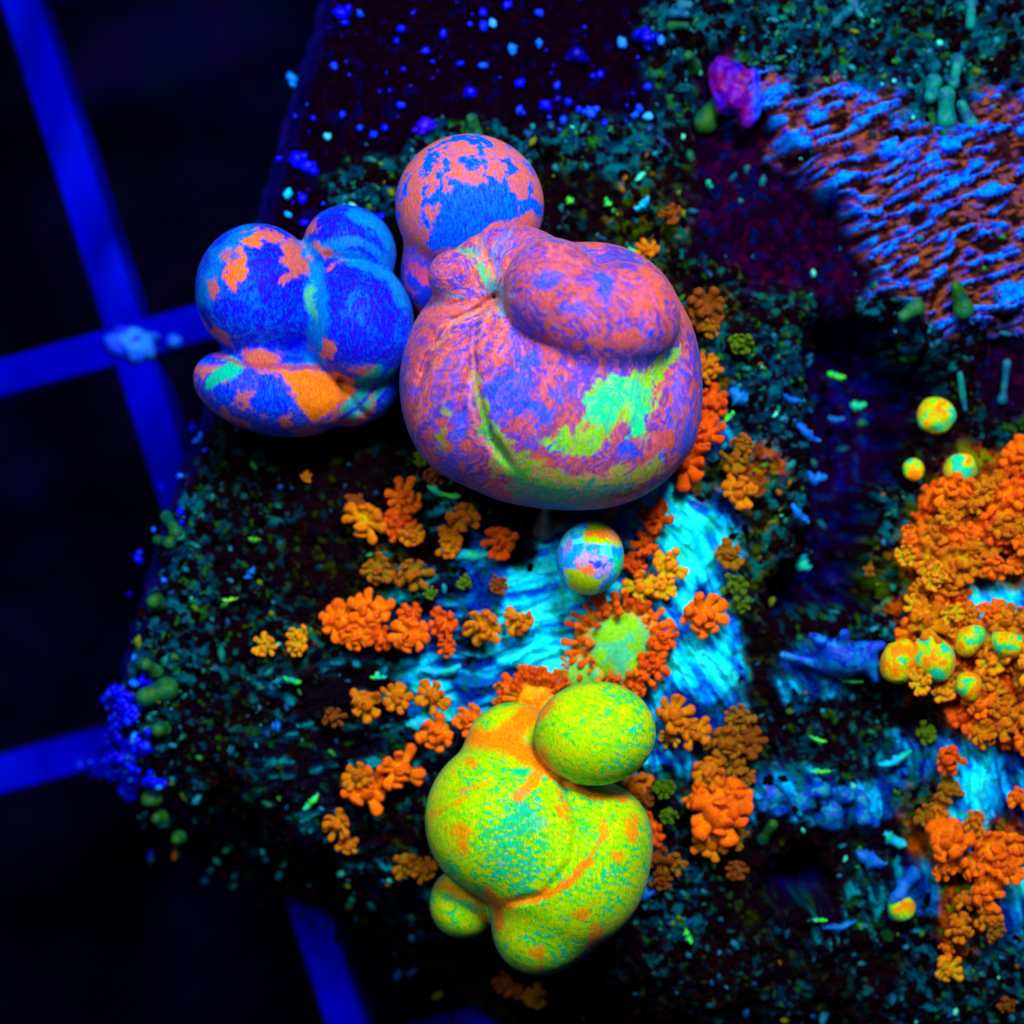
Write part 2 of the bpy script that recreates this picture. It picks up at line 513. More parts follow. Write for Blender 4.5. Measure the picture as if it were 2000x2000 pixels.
def build_rock():
    step = 3.4
    xs = np.arange(90, 2160, step); ys = np.arange(-160, 2200, step)
    X, Y = np.meshgrid(xs, ys, indexing='ij')
    x = X.ravel(); y = Y.ravel()
    H = rock_height(x, y)
    a, b = edge_sd(x, y)
    keep = ((a > -48) & (b > -62))
    col = rock_colour(x, y)
    V = np.stack([(x - 1000) / 100, (1000 - y) / 100, H], 1)
    nx, ny = X.shape
    i = np.arange(nx * ny).reshape(nx, ny)
    Q = np.stack([i[:-1, :-1], i[:-1, 1:], i[1:, 1:], i[1:, :-1]], -1).reshape(-1, 4)
    Q = Q[keep[Q].all(1)]
    side = (x > ip(SPLIT, y))[Q[:, 0]]
    for s, nm, lb in ((False, "frag_tile", "dark speckled reef rock tile carrying the three large bubble mushrooms"), (True, "frag_tile", "second reef rock tile on the right with worn brown and blue stripes")):
        q = Q[side == s]
        u, inv = np.unique(q, return_inverse=True); q = inv.reshape(-1, 4); v = V[u]; c = col[u]
        # skirt: extrude the open border straight down, so the tile is a solid slab
        ed = np.stack([q, np.roll(q, -1, 1)], -1).reshape(-1, 2)
        key = np.sort(ed, 1); key = key[:, 0] * len(v) + key[:, 1]
        _, first, cnt = np.unique(key, return_index=True, return_counts=True)
        be = ed[first[cnt == 1]]
        bu, binv = np.unique(be, return_inverse=True); binv = binv.reshape(-1, 2)
        low = v[bu].copy(); low[:, 2] = -4.9
        n0 = len(v)
        v = np.concatenate([v, low]); c = np.concatenate([c, c[bu]])
        sk = np.stack([be[:, 1], be[:, 0], binv[:, 0] + n0, binv[:, 1] + n0], 1)
        q = np.concatenate([q, sk])
        me = make_mesh(nm, v, q, M_ROCK, c)
        obj(nm, me, label=lb, cat="reef rock", kind="structure")
build_rock()

def rz(px, py):
    return float(rock_height(np.array([float(px)]), np.array([float(py)]))[0])

# ------------------------------------------------------------------ tank bottom and egg-crate rack
xs = np.linspace(-60, 60, 90)
X, Y = np.meshgrid(xs, xs, indexing='ij')
V = np.stack([X.ravel(), Y.ravel(), -15 + 0.25 * fbm2(X.ravel() / 3, Y.ravel() / 3, 3, 5)], 1)
i = np.arange(8100).reshape(90, 90)
Q = np.stack([i[:-1, :-1], i[1:, :-1], i[1:, 1:], i[:-1, 1:]], -1).reshape(-1, 4)
cc = mixc(np.tile(lin((2, 2, 24)), (8100, 1)), lin((4, 4, 48)), sstep(.5, .7, fbm2(X.ravel() / 4, Y.ravel() / 4, 3, 8)))
obj("tank_bottom", make_mesh("tank_bottom", V, Q, M_FLOOR, cc), label="dark blue blurred bottom of the aquarium below the rack", cat="tank floor", kind="structure")

def bar_mesh(length, width, depth, seed):
    n = 60
    t = np.linspace(-length / 2, length / 2, n)
    wv = width / 2 * (1 + 0.05 * (fbm2(t * 0.8, t * 0 + seed, 3, 12) - 0.5))
    bev = 0.06
    ring = [(-1, -depth, 0), (-1, -bev, 0), (-1, 0, bev), (1, 0, -bev), (1, -bev, 0), (1, -depth, 0)]
    V = []; 
    for k in range(n):
        for s, z, o in ring: V.append((t[k], s * wv[k] + o, z))
    V = np.array(V); F = []
    m = len(ring)
    for k in range(n - 1):
        for j in range(m):
            a = k * m + j; b = k * m + (j + 1) % m
            F.append((a, b, b + m, a + m))
    c = np.tile(lin((0, 0, 172)), (len(V), 1))
    g = fbm2(V[:, 0] * 1.3, V[:, 1] * 2 + seed * 9, 4, 14)
    c = mixc(c, lin((0, 4, 120)), sstep(.5, .75, g)); c = mixc(c, lin((0, 12, 204)), sstep(.45, .3, g))
    return make_mesh("bar", V, np.array(F)[:, ::-1], M_PLASTIC, c, smooth=False)

RZ = -5.0
rk = empty("egg_crate_rack", W(250, 668, RZ), label="blue plastic egg-crate grid below the rock, out of focus", cat="rack")
S5 = (CAMZ - RZ) / CAMZ
a1 = math.atan2(-0.953, 0.303); a2 = math.radians(15.5)
d1 = np.array([math.cos(a1), math.sin(a1)]); d2 = np.array([math.cos(a2), math.sin(a2)])
sp = 7.5 * S5
for k in range(-1, 4):
    o = obj("bar", bar_mesh(60, 0.74 * S5, 1.5, k + 3), rk)
    o.location = (d2[0] * sp * k, d2[1] * sp * k, 0); o.rotation_euler = (0, 0, a1)
for k in range(-2, 4):
    o = obj("bar", bar_mesh(60, 0.72 * S5, 1.5, k + 13), rk)
    o.location = (d1[0] * sp * k, d1[1] * sp * k, -0.03); o.rotation_euler = (0, 0, a2)

def simple(c1, c2, c3=None, s=2.5, t=0.52, seed=0):
    def fn(P, N):
        c = np.tile(lin(c1), (len(P), 1))
        c = mixc(c, lin(c2), sstep(t - .05, t + .05, fbm3(P * s, 4, 200 + seed)))
        if c3: c = mixc(c, lin(c3), sstep(.56, .64, fbm3(P * s * 1.7 + 9, 3, 210 + seed)))
        return c
    return fn

pr = [P_E(255, 672, RZ + .05, 38, 30, .22)]
for k in range(16):
    pr.append(P_E(255 + R.gauss(0, 26), 668 + R.gauss(0, 20), RZ + .12, R.uniform(9, 18), R.uniform(8, 15), R.uniform(.12, .3), R.uniform(0, 90), k=.1))
build_body("algae_tuft", "pale blue crusty tuft growing on the crossing of the rack bars", "algae", pr, simple((0, 70, 255), (30, 130, 255), (0, 40, 230)), h=.07, sub=0, mat=M_SPONGE, single=True, lump=.06, lscale=3)

# ------------------------------------------------------------------ mushrooms
def wob(P, amp, s=3.0, seed=0):
    return amp * 4.4 * (fbm3(P * s, 5, 300 + seed, .72) - 0.5)

def patch(c, P, x, y, col, poly=None, el=None, amp=16, edge=4, strength=1.0, seed=0, s=3.0, nz=None, N=None):
    if poly: d = polysd(x, y, poly)
    else:
        cx, cy, rx, ry, rot = el
        a = math.radians(rot); u = (x - cx) * math.cos(a) + (y - cy) * math.sin(a); v = -(x - cx) * math.sin(a) + (y - cy) * math.cos(a)
        d = (np.sqrt((u / rx) ** 2 + (v / ry) ** 2) - 1) * min(rx, ry)
    d = d + wob(P, amp, s, seed)
    w = 1 - sstep(-edge, edge, d)
    if N is not None: w = w * sstep(-0.05, 0.1, N[:, 2])
    return mixc(c, lin(col), w * strength)

def streak(c, P, x, y, pts, wd, col, strength=1.0, amp=3, seed=0, N=None):
    d = polydist(x, y, pts) + wob(P, amp, 4, seed)
    t = 1 - sstep(wd * .4, wd, d)
    if N is not None: t = t * sstep(-0.05, 0.1, N[:, 2])
    return mixc(c, lin(col), t * strength)

def swirl(x, y, cx, cy, tw=0.35):
    dx, dy = x - cx, y - cy
    r = np.hypot(dx, dy) + 1e-3
    th = np.arctan2(dy, dx) + tw * r / 100
    return th, r

def col_big(P, N):
    x, y = px_of(P)
    th, r = swirl(x, y, 968, 582, -0.30)
    n = len(P)
    # fibres radiate from the navel of the mushroom
    wv = fbm3(P * 1.5, 3, 302) - .5
    fx = th * 34 + wv * 26; fy = r / 42 + wv * 5
    fib = .5 * noise2(fx + 200, fy, 400) + .5 * noise2(fx * 2.1 + 200, fy * 2.2, 401)
    flow = np.stack([(th + wv * .8) * 7, r / 30 + wv * 4, P[:, 2] * 1.2], 1)
    big = fbm3(P * 1.1, 4, 310, .6); mid = fbm3(P * 3.6, 4, 320, .65); fine = fbm3(P * 11, 3, 330, .7)
    fl = fbm3(flow * .9, 4, 325, .65)
    c = np.tile(lin((196, 84, 82)), (n, 1))
    c = mixc(c, lin((138, 66, 148)), .9 * sstep(.45, .55, fl * .5 + fine * .5))
    c = mixc(c, lin((206, 88, 28)), .85 * sstep(.52, .60, fbm3(flow * .7 + 5, 4, 340, .6) * .6 + fine * .4))
    c = mixc(c, lin((56, 56, 208)), .85 * sstep(.51, .565, big * .30 + fl * .35 + fine * .35))
    c = mixc(c, lin((216, 124, 150)), .6 * sstep(.60, .74, fib * .7 + fine * .3))
    c = mixc(c, lin((96, 48, 104)), .5 * sstep(.40, .30, fib * .7 + fine * .3))
    kw = dict(N=N)
    x = x + 46 * (fbm3(flow * 1.5 + 3, 4, 306, .6) - .5); y = y + 46 * (fbm3(flow * 1.5 + 31, 4, 308, .6) - .5)
    # collar streaks
    near = (1 - sstep(60, 150, r)) * (1 - ((x > 1000) & (y > 470)))
    up = (y < 600) & (x < 1010) & (y > 0)
    c = mixc(c, lin((235, 130, 110)), near * .5 * sstep(.5, .6, fib))
    c = mixc(c, lin((60, 150, 190)), .8 * near * sstep(.58, .66, noise2(th * 9, r / 200, 410)) * (y < 620))
    c = streak(c, P, x, y, [(1000, 440), (965, 500), (968, 575)], 12, (90, 120, 220), .7, 2, 1, **kw)
    c = streak(c, P, x, y, [(930, 460), (955, 520), (970, 575)], 9, (240, 130, 70), .8, 2, 2, **kw)
    c = streak(c, P, x, y, [(885, 478), (935, 510), (968, 570)], 9, (60, 190, 110), .85, 2, 3, **kw)
    c = streak(c, P, x, y, [(958, 560), (985, 580)], 15, (40, 175, 200), .9, 2, 4, **kw)
    c = streak(c, P, x, y, [(958, 596), (890, 628), (840, 680)], 10, (235, 150, 70), .75, 2, 5, **kw)
    c = streak(c, P, x, y, [(955, 590), (880, 600), (830, 620)], 14, (225, 95, 60), .7, 2, 6, **kw)
    c = streak(c, P, x, y, [(925, 650), (860, 720), (830, 820)], 9, (225, 110, 60), .5, 4, 7, **kw)
    c = streak(c, P, x, y, [(1000, 480), (1060, 462), (1130, 475), (1170, 500), (1250, 505)], 6, (30, 90, 190), .7, 1, 8, **kw)
    # blue patches
    B = (0, 78, 240)
    for i, e in enumerate([(992, 770, 52, 46, 0), (1030, 705, 34, 20, 20), (1048, 800, 40, 20, 20), (1075, 770, 16, 12, 0), (1128, 765, 16, 13, 0), (1225, 885, 17, 17, 0),
                           (1085, 878, 36, 9, 15), (1330, 780, 8, 30, -5), (1312, 800, 8, 40, -12), (1343, 850, 9, 40, 10), (1120, 602, 30, 17, 10), (1185, 565, 15, 28, -20),
                           (1260, 640, 14, 30, 15), (1075, 545, 22, 16, 0), (895, 850, 8, 40, 5), (885, 900, 14, 30, -10), (915, 780, 9, 36, 5), (1290, 690, 22, 9, -30), (880, 925, 25, 9, 40),
                           (1290, 900, 26, 10, -45), (1030, 640, 18, 10, 0), (1100, 980, 60, 8, 0)]):
        c = patch(c, P, x, y, B, el=e, amp=13, seed=i, s=2.6, strength=.92, **kw)
    # lime and aqua
    LIME = (120, 205, 0); AQ = (0, 225, 135)
    c = patch(c, P, x, y, LIME, poly=[(1170, 742), (1230, 730), (1290, 703), (1332, 676), (1334, 690), (1290, 735), (1272, 790), (1258, 850), (1238, 862), (1222, 820), (1195, 838), (1165, 880), (1110, 893), (1060, 872), (1040, 862), (1090, 845), (1130, 838), (1140, 800), (1152, 762)], amp=13, seed=31, **kw)
    c = patch(c, P, x, y, AQ, poly=[(1165, 755), (1215, 745), (1268, 760), (1266, 800), (1250, 850), (1232, 850), (1228, 800), (1200, 800), (1185, 835), (1150, 835), (1140, 800)], amp=15, seed=32, s=4, **kw)
    c = patch(c, P, x, y, (150, 175, 0), poly=[(924, 735), (932, 735), (950, 800), (985, 862), (1050, 905), (1150, 930), (1235, 915), (1310, 868), (1285, 925), (1190, 962), (1080, 985), (1010, 965), (965, 925), (950, 860), (935, 800)], amp=8, seed=33, **kw)
    c = patch(c, P, x, y, (50, 190, 40), poly=[(940, 800), (990, 880), (1080, 935), (1180, 945), (1120, 975), (1040, 975), (985, 940), (955, 870)], amp=16, seed=34, s=4, strength=.8, **kw)
    c = patch(c, P, x, y, (0, 150, 140), poly=[(985, 935), (1100, 955), (1250, 935), (1180, 985), (1060, 1000), (1000, 975)], amp=10, seed=35, strength=.8, **kw)
    c = patch(c, P, x, y, (150, 170, 0), el=(870, 795, 15, 14, 0), amp=10, seed=36, **kw)
    c = patch(c, P, x, y, (140, 150, 0), el=(862, 855, 9, 22, 5), amp=10, seed=37, **kw)
    for i, pts in enumerate([[(880, 700), (845, 770), (850, 860), (900, 940)], [(905, 680), (880, 780), (895, 880), (950, 960)], [(1010, 600), (1000, 660), (1010, 700)], [(1335, 700), (1345, 780), (1320, 880)]]):
        c = streak(c, P, x, y, pts, 9, (60, 70, 215), .7, 6, 150 + i, **kw)
    for i, pts in enumerate([[(890, 660), (825, 740), (815, 830)], [(945, 620), (915, 720), (925, 830), (985, 930)], [(1000, 900), (1090, 940), (1200, 925)]]):
        c = streak(c, P, x, y, pts, 7, (226, 130, 110), .6, 5, 160 + i, **kw)
    c = patch(c, P, x, y, (222, 95, 30), el=(1262, 590, 30, 60, 20), amp=30, seed=38, s=5, strength=.7, **kw)
    c = patch(c, P, x, y, (222, 95, 30), el=(1200, 665, 50, 24, -10), amp=26, seed=39, s=5, strength=.7, **kw)
    c = mixc(c, lin((190, 96, 130)), .35 * sstep(.55, .70, fib))
    c = mixc(c, lin((70, 60, 170)), .35 * sstep(.44, .32, fib))
    # rim tint on steep and downward-facing skin: blue on lower sides, orange on upper
    m = sstep(.42, .05, N[:, 2])
    c = mixc(c, lin((0, 84, 190)), m * .8 * (y > 640)); c = mixc(c, lin((205, 110, 80)), m * .7 * (y <= 640))
    return c * (.74 + .34 * fine)[:, None]

def col_blue(P, N):
    x, y = px_of(P); n = len(P)
    mid = fbm3(P * 4, 4, 350, .65); fine = fbm3(P * 13, 3, 352, .7)
    c = np.tile(lin((0, 36, 232)), (n, 1))
    c = mixc(c, lin((0, 84, 240)), sstep(.46, .60, mid * .5 + fine * .5))
    c = mixc(c, lin((0, 6, 200)), .7 * sstep(.50, .40, fbm3(P * 1.2, 3, 354)))
    kw = dict(N=N)
    for i, (pts, wd, st) in enumerate([([(590, 480), (612, 520), (622, 600), (615, 700)], 26, .8), ([(610, 485), (680, 500), (760, 540), (790, 590)], 18, .8), ([(630, 480), (700, 470), (765, 515)], 12, .6),
                                       ([(690, 420), (740, 440), (768, 490)], 16, .8), ([(400, 580), (430, 500), (480, 455)], 26, .6), ([(560, 715), (660, 730), (740, 720)], 14, .5)]):
        c = streak(c, P, x, y, pts, wd, (0, 125, 205), st, 6, 10 + i, **kw)
    SAL = (205, 100, 70)
    x0, y0 = x, y
    x = x + 34 * (fbm3(P * 5 + 3, 4, 312, .65) - .5); y = y + 34 * (fbm3(P * 5 + 31, 4, 314, .65) - .5)
    for i, e in enumerate([(462, 530, 18, 44, 12), (452, 500, 22, 14, -30), (498, 468, 22, 18, 0), (530, 462, 40, 12, 10), (570, 490, 22, 24, 0), (575, 520, 22, 28, 15), (560, 548, 14, 12, 0), (597, 515, 9, 12, 0),
                           (420, 565, 7, 14, 0), (657, 518, 18, 6, -10), (640, 685, 10, 16, 10), (635, 488, 22, 6, 15), (612, 445, 8, 18, 20), (400, 640, 6, 30, -15), (430, 655, 30, 8, 40), (612, 681, 6, 6, 0)]):
        c = patch(c, P, x, y, (188, 92, 84) if i not in (0, 2) else (214, 104, 44), el=(e[0], e[1], e[2] * .85, e[3] * .85, e[4]), amp=9, seed=50 + i, s=4, **kw)
    c = patch(c, P, x, y, (60, 85, 200), el=(459, 505, 9, 14, 0), amp=7, seed=66, s=4, **kw)
    for e in [(606, 570, 7, 16, 10), (610, 600, 7, 20, -10), (600, 592, 5, 14, 0)]:
        c = patch(c, P, x, y, (60, 170, 120), el=e, amp=5, seed=67, s=5, strength=.9, **kw)
    # lower lobe: aqua, salmon and orange fans out of the crease
    th, r = swirl(x, y, 515, 712, 0)
    x, y = x0, y0
    low = sstep(706, 722, y) * (x < 735)
    fan = noise2(th * 7 + 40, r / 90, 420)
    cl = np.tile(lin((190, 95, 90)), (n, 1))
    cl = mixc(cl, lin((30, 60, 215)), sstep(.5, .56, fbm3(P * 2.6, 4, 358, .6)))
    cl = mixc(cl, lin((90, 70, 170)), .5 * sstep(.5, .6, fine))
    c = c * (1 - low[:, None]) + cl * low[:, None]
    c = patch(c, P, x, y, (0, 60, 235), poly=[(515, 725), (540, 735), (570, 790), (545, 830), (500, 815), (490, 780)], amp=15, seed=70, s=4, **kw)
    c = patch(c, P, x, y, (0, 60, 230), el=(436, 775, 22, 22, 0), amp=12, seed=74, s=4, **kw)
    c = patch(c, P, x, y, (215, 110, 20), poly=[(545, 722), (600, 722), (680, 740), (690, 765), (660, 800), (610, 830), (590, 800)], amp=9, seed=71, **kw)
    c = patch(c, P, x, y, (0, 185, 150), poly=[(400, 745), (420, 715), (450, 700), (480, 715), (455, 740), (400, 765)], amp=7, seed=72, **kw)
    c = patch(c, P, x, y, (225, 120, 10), el=(625, 780, 24, 14, -20), amp=12, seed=73, strength=.8, **kw)
    c = patch(c, P, x, y, (180, 85, 70), el=(512, 698, 38, 18, 5), amp=6, seed=75, **kw)
    for i, pts in enumerate([[(735, 735), (700, 775), (670, 800)], [(765, 730), (720, 790), (690, 815)], [(700, 745), (740, 720)]]):
        c = streak(c, P, x, y, pts, 10, (0, 170, 150), .8, 4, 80 + i, **kw)
    c = streak(c, P, x, y, [(420, 690), (470, 712), (530, 716), (620, 716)], 8, (150, 60, 60), .7, 3, 84, **kw)
    m = sstep(.35, 0, N[:, 2])
    c = mixc(c, lin((0, 80, 200)), m * .85)
    return c * (.82 + .36 * fine)[:, None]

def col_top(P, N):
    x, y = px_of(P); n = len(P)
    fine = fbm3(P * 13, 3, 362, .7)
    blot = fbm3(P * 3.2, 5, 360, .62)
    d = np.hypot((x - 920) / 1.1, y - 425)
    c = np.tile(lin((198, 98, 88)), (n, 1))
    c = mixc(c, lin((150, 80, 150)), .6 * sstep(.5, .6, fine)); c = mixc(c, lin((0, 84, 245)), sstep(.52, .55, blot * .8 + fine * .2))
    c = patch(c, P, x, y, (0, 84, 245), poly=[(890, 360), (935, 355), (1010, 378), (1012, 425), (960, 440), (900, 480), (850, 490), (838, 450), (848, 405)], amp=16, seed=90, s=3, N=N)
    c = patch(c, P, x, y, (0, 84, 245), el=(925, 315, 30, 12, 10), amp=14, seed=91, s=3, N=N)
    low = sstep(480, 520, y)
    c2 = mixc(np.tile(lin((20, 50, 200)), (n, 1)), lin((170, 60, 110)), sstep(.53, .57, blot))
    c = c * (1 - low[:, None]) + c2 * low[:, None]
    m = sstep(.35, 0, N[:, 2])
    c = mixc(c, lin((215, 115, 60)), m * .7 * (y < 400)); c = mixc(c, lin((120, 80, 170)), m * .6 * (y >= 400))
    return c * (.82 + .36 * fine)[:, None]

def col_green(P, N):
    x, y = px_of(P); n = len(P)
    # short flecks, stretched across
    a = math.radians(20)
    u = (x * math.cos(a) + y * math.sin(a)); v = (-x * math.sin(a) + y * math.cos(a))
    fl = .75 * fbm2(u / 10, v / 4.6, 3, 430, .6) + .25 * fbm3(P * 4, 2, 432)
    fine = fbm3(P * 12, 3, 372, .7)
    dens = .5 * fbm3(P * .9, 2, 374) - .25
    dens += .10 * np.exp(-(((x - 1030) / 90) ** 2 + ((y - 1620) / 110) ** 2)) + .07 * np.exp(-(((x - 1190) / 80) ** 2 + ((y - 1700) / 130) ** 2)) + .07 * np.exp(-(((x - 1180) / 90) ** 2 + ((y - 1430) / 80) ** 2)) - .10 * np.exp(-(((x - 870) / 60) ** 2 + ((y - 1600) / 140) ** 2)) + .04 * np.exp(-(((x - 1050) / 80) ** 2 + ((y - 1830) / 50) ** 2))
    c = np.tile(lin((170, 222, 0)), (n, 1))
    c = mixc(c, lin((205, 190, 0)), .8 * sstep(.5, .6, fine))
    c = mixc(c, lin((112, 216, 0)), .8 * sstep(.44, .56, fl + dens * .6))
    c = mixc(c, lin((0, 200, 50)), .9 * sstep(.62, .67, fl + dens))
    c = mixc(c, lin((20, 200, 150)), .9 * sstep(.70, .75, fl + dens))
    kw = dict(N=N)
    OR = (240, 125, 0)
    for i, e in enumerate([(895, 1625, 18, 16, 30), (905, 1650, 12, 20, 30), (920, 1488, 8, 7, 0), (1230, 1620, 14, 24, 20), (1135, 1785, 26, 9, -10), (1095, 1583, 6, 16, -25), (1205, 1668, 8, 6, 0), (1050, 1868, 10, 20, -30), (1165, 1830, 14, 24, 30)]):
        c = patch(c, P, x, y, OR, el=e, amp=13, seed=100 + i, s=4, strength=.75, **kw)
    for i, (pts, wd, st) in enumerate([([(1062, 1490), (1040, 1530), (1010, 1560)], 14, .8), ([(1048, 1485), (1100, 1530), (1160, 1550), (1220, 1560)], 13, .9), ([(950, 1738), (975, 1765), (1040, 1758), (1110, 1725), (1150, 1680)], 12, .9),
                                       ([(1150, 1680), (1175, 1640), (1180, 1600)], 7, .6), ([(850, 1720), (900, 1745), (965, 1765)], 14, .7), ([(970, 1765), (975, 1810)], 12, .9), ([(925, 1440), (990, 1452), (1050, 1480)], 30, .9),
                                       ([(1000, 1430), (1030, 1400), (1060, 1370)], 34, .95), ([(850, 1590), (910, 1560)], 7, .6), ([(900, 1545), (950, 1530)], 7, .5), ([(1090, 1545), (1110, 1580)], 5, .6), ([(930, 1765), (950, 1800)], 12, .8)]):
        c = streak(c, P, x, y, pts, wd, OR, st, 6, 110 + i, **kw)
    c = patch(c, P, x, y, (0, 200, 110), el=(1015, 1507, 20, 8, -5), amp=4, seed=125, **kw)
    c = patch(c, P, x, y, (60, 205, 150), el=(1050, 1605, 14, 8, -10), amp=12, seed=126, strength=.6, **kw)
    c = patch(c, P, x, y, (90, 190, 150), el=(975, 1690, 10, 9, 0), amp=12, seed=127, strength=.5, **kw)
    c = patch(c, P, x, y, (30, 175, 100), el=(905, 1765, 34, 6, 20), amp=5, seed=128, strength=.8, **kw)
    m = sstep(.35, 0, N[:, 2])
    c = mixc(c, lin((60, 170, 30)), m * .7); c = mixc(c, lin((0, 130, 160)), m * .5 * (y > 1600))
    return c * (.85 + .3 * fine)[:, None]

def col_small(P, N):
    x, y = px_of(P); n = len(P)
    fine = fbm3(P * 13, 3, 382, .7)
    c = np.tile(lin((0, 150, 255)), (n, 1))
    c = mixc(c, lin((60, 225, 255)), sstep(.5, .58, fbm3(P * 4, 4, 380)))
    kw = dict(N=N, s=5)
    c = patch(c, P, x, y, (150, 200, 0), poly=[(1138, 1045), (1150, 1018), (1185, 1018), (1215, 1040), (1222, 1065), (1190, 1068), (1145, 1062)], amp=6, seed=130, **kw)
    c = patch(c, P, x, y, (235, 135, 90), el=(1200, 1045, 20, 12, 35), amp=8, seed=131, **kw)
    c = patch(c, P, x, y, (240, 120, 20), el=(1172, 1042, 16, 8, 0), amp=7, seed=132, **kw)
    c = patch(c, P, x, y, (180, 150, 235), el=(1150, 1097, 36, 20, 15), amp=14, seed=133, **kw)
    c = patch(c, P, x, y, (20, 80, 250), el=(1168, 1102, 16, 10, 10), amp=8, seed=134, **kw)
    c = patch(c, P, x, y, (240, 120, 60), el=(1146, 1112, 24, 10, 10), amp=10, seed=135, **kw)
    c = patch(c, P, x, y, (160, 190, 0), poly=[(1102, 1112), (1120, 1110), (1150, 1125), (1182, 1128), (1165, 1155), (1140, 1162), (1110, 1150)], amp=6, seed=136, **kw)
    c = patch(c, P, x, y, (0, 225, 130), el=(1208, 1105, 12, 26, 10), amp=8, seed=137, **kw)
    c = patch(c, P, x, y, (160, 120, 210), el=(1108, 1070, 8, 16, 20), amp=7, seed=138, **kw)
    m = sstep(.35, 0, N[:, 2])
    c = mixc(c, lin((60, 160, 120)), m * .6)
    return c * (.88 + .24 * fine)[:, None]

build_body("mushroom_coral", "largest bubble mushroom, salmon and violet marbled with lime and aqua patches", "coral", [
    P_E(1072, 738, 1.9, 288, 254, 2.2, 0, 0, .5),
    P_E(935, 745, 2.4, 140, 192, 1.75, 14, 1, .35),
    P_E(1130, 812, 2.5, 228, 184, 1.95, 4, 2, .22),
    P_E(985, 535, 2.2, 125, 92, 1.2, -14, 3, .35),
    P_E(1190, 590, 1.9, 138, 108, 1.4, 24, 3, .35),
    P_E(1312, 740, 2.1, 58, 160, 1.5, -4, 4, .12),
    P_E(1078, 570, 3.75, 98, 104, 1.2, 0, 5, .03),
    P_E(1215, 618, 3.75, 114, 106, 1.2, 10, 5, .42),
    P_E(1150, 632, 3.7, 112, 84, 1.15, 18, 5, .25),
    P_E(890, 540, 2.95, 54, 52, .62, 0, 6, .22),
], col_big, h=.075, grooves=[
    ([(968, 582), (932, 605), (922, 680), (930, 760), (955, 850), (1010, 930)], 9, .15, 2.0),
    ([(965, 590), (885, 628), (835, 700), (805, 790)], 9, .13, 1.8),
    ([(928, 700), (900, 790), (905, 860)], 8, .08, 2.0),
    ([(968, 580), (958, 520), (925, 462)], 8, .10, 2.2), ([(968, 580), (975, 510), (1005, 440)], 8, .10, 2.2),
    ([(968, 582), (900, 592), (830, 615)], 7, .07, 2.2),
    ([(960, 575), (1000, 585)], 18, .22, 2.2), ([(1165, 478), (1172, 512), (1190, 540)], 14, .14, 3.2)],
    part_names={0: 'body'})
build_body("mushroom_coral", "cobalt blue bubble mushroom with salmon patches, hanging over the rock's left edge", "coral", [
    P_E(590, 640, .3, 160, 140, 1.4, 0, 0, .3),
    P_E(503, 568, 1.6, 120, 130, 1.5, 5, 1, .15),
    P_E(703, 632, 1.6, 106, 128, 1.45, -6, 2, .45),
    P_E(683, 490, 1.25, 92, 86, 1.25, 30, 3, .16),
    P_E(538, 768, 1.35, 150, 84, 1.35, 9, 4, .12),
    P_E(425, 735, 1.2, 42, 42, .75, 0, 4, .3),
    P_E(690, 760, .8, 92, 72, 1.0, -18, 5, .12),
    P_E(512, 703, 2.0, 36, 16, .45, 5, 6, .30),
], col_blue, h=.075, part_names={0: 'body'}, grooves=[([(668, 745), (700, 800), (740, 830)], 8, .08, .6), ([(640, 500), (720, 510), (790, 580)], 10, .06, 1.4)])
build_body("mushroom_coral", "round salmon and blue bubble mushroom behind the largest one", "coral", [
    P_E(917, 402, 1.5, 145, 138, 1.4, 0, 0, .4),
    P_E(850, 545, .8, 66, 90, 1.0, -15, 1, .35),
], col_top, h=.07, part_names={1: 'stalk'})
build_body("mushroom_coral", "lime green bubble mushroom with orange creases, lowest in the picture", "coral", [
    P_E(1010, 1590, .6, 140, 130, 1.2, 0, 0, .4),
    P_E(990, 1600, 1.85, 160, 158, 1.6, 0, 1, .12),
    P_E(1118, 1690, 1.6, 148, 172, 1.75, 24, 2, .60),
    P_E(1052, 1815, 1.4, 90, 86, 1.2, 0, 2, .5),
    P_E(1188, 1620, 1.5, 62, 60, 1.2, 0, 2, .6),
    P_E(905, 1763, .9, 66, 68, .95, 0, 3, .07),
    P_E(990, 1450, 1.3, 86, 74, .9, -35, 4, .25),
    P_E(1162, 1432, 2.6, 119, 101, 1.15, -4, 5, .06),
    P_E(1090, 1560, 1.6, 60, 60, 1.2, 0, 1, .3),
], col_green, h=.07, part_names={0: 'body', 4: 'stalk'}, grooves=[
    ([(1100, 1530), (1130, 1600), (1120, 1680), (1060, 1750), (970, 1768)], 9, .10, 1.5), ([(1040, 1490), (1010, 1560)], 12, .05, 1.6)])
build_body("mushroom_coral", "small round marbled bubble below the largest mushroom", "coral", [
    P_E(1152, 1090, 1.6, 66, 73, .78, 15, 0, .2), P_E(1145, 1105, .5, 50, 55, .8, 0, 1, .2)], col_small, h=.045, part_names={1: 'stalk'})

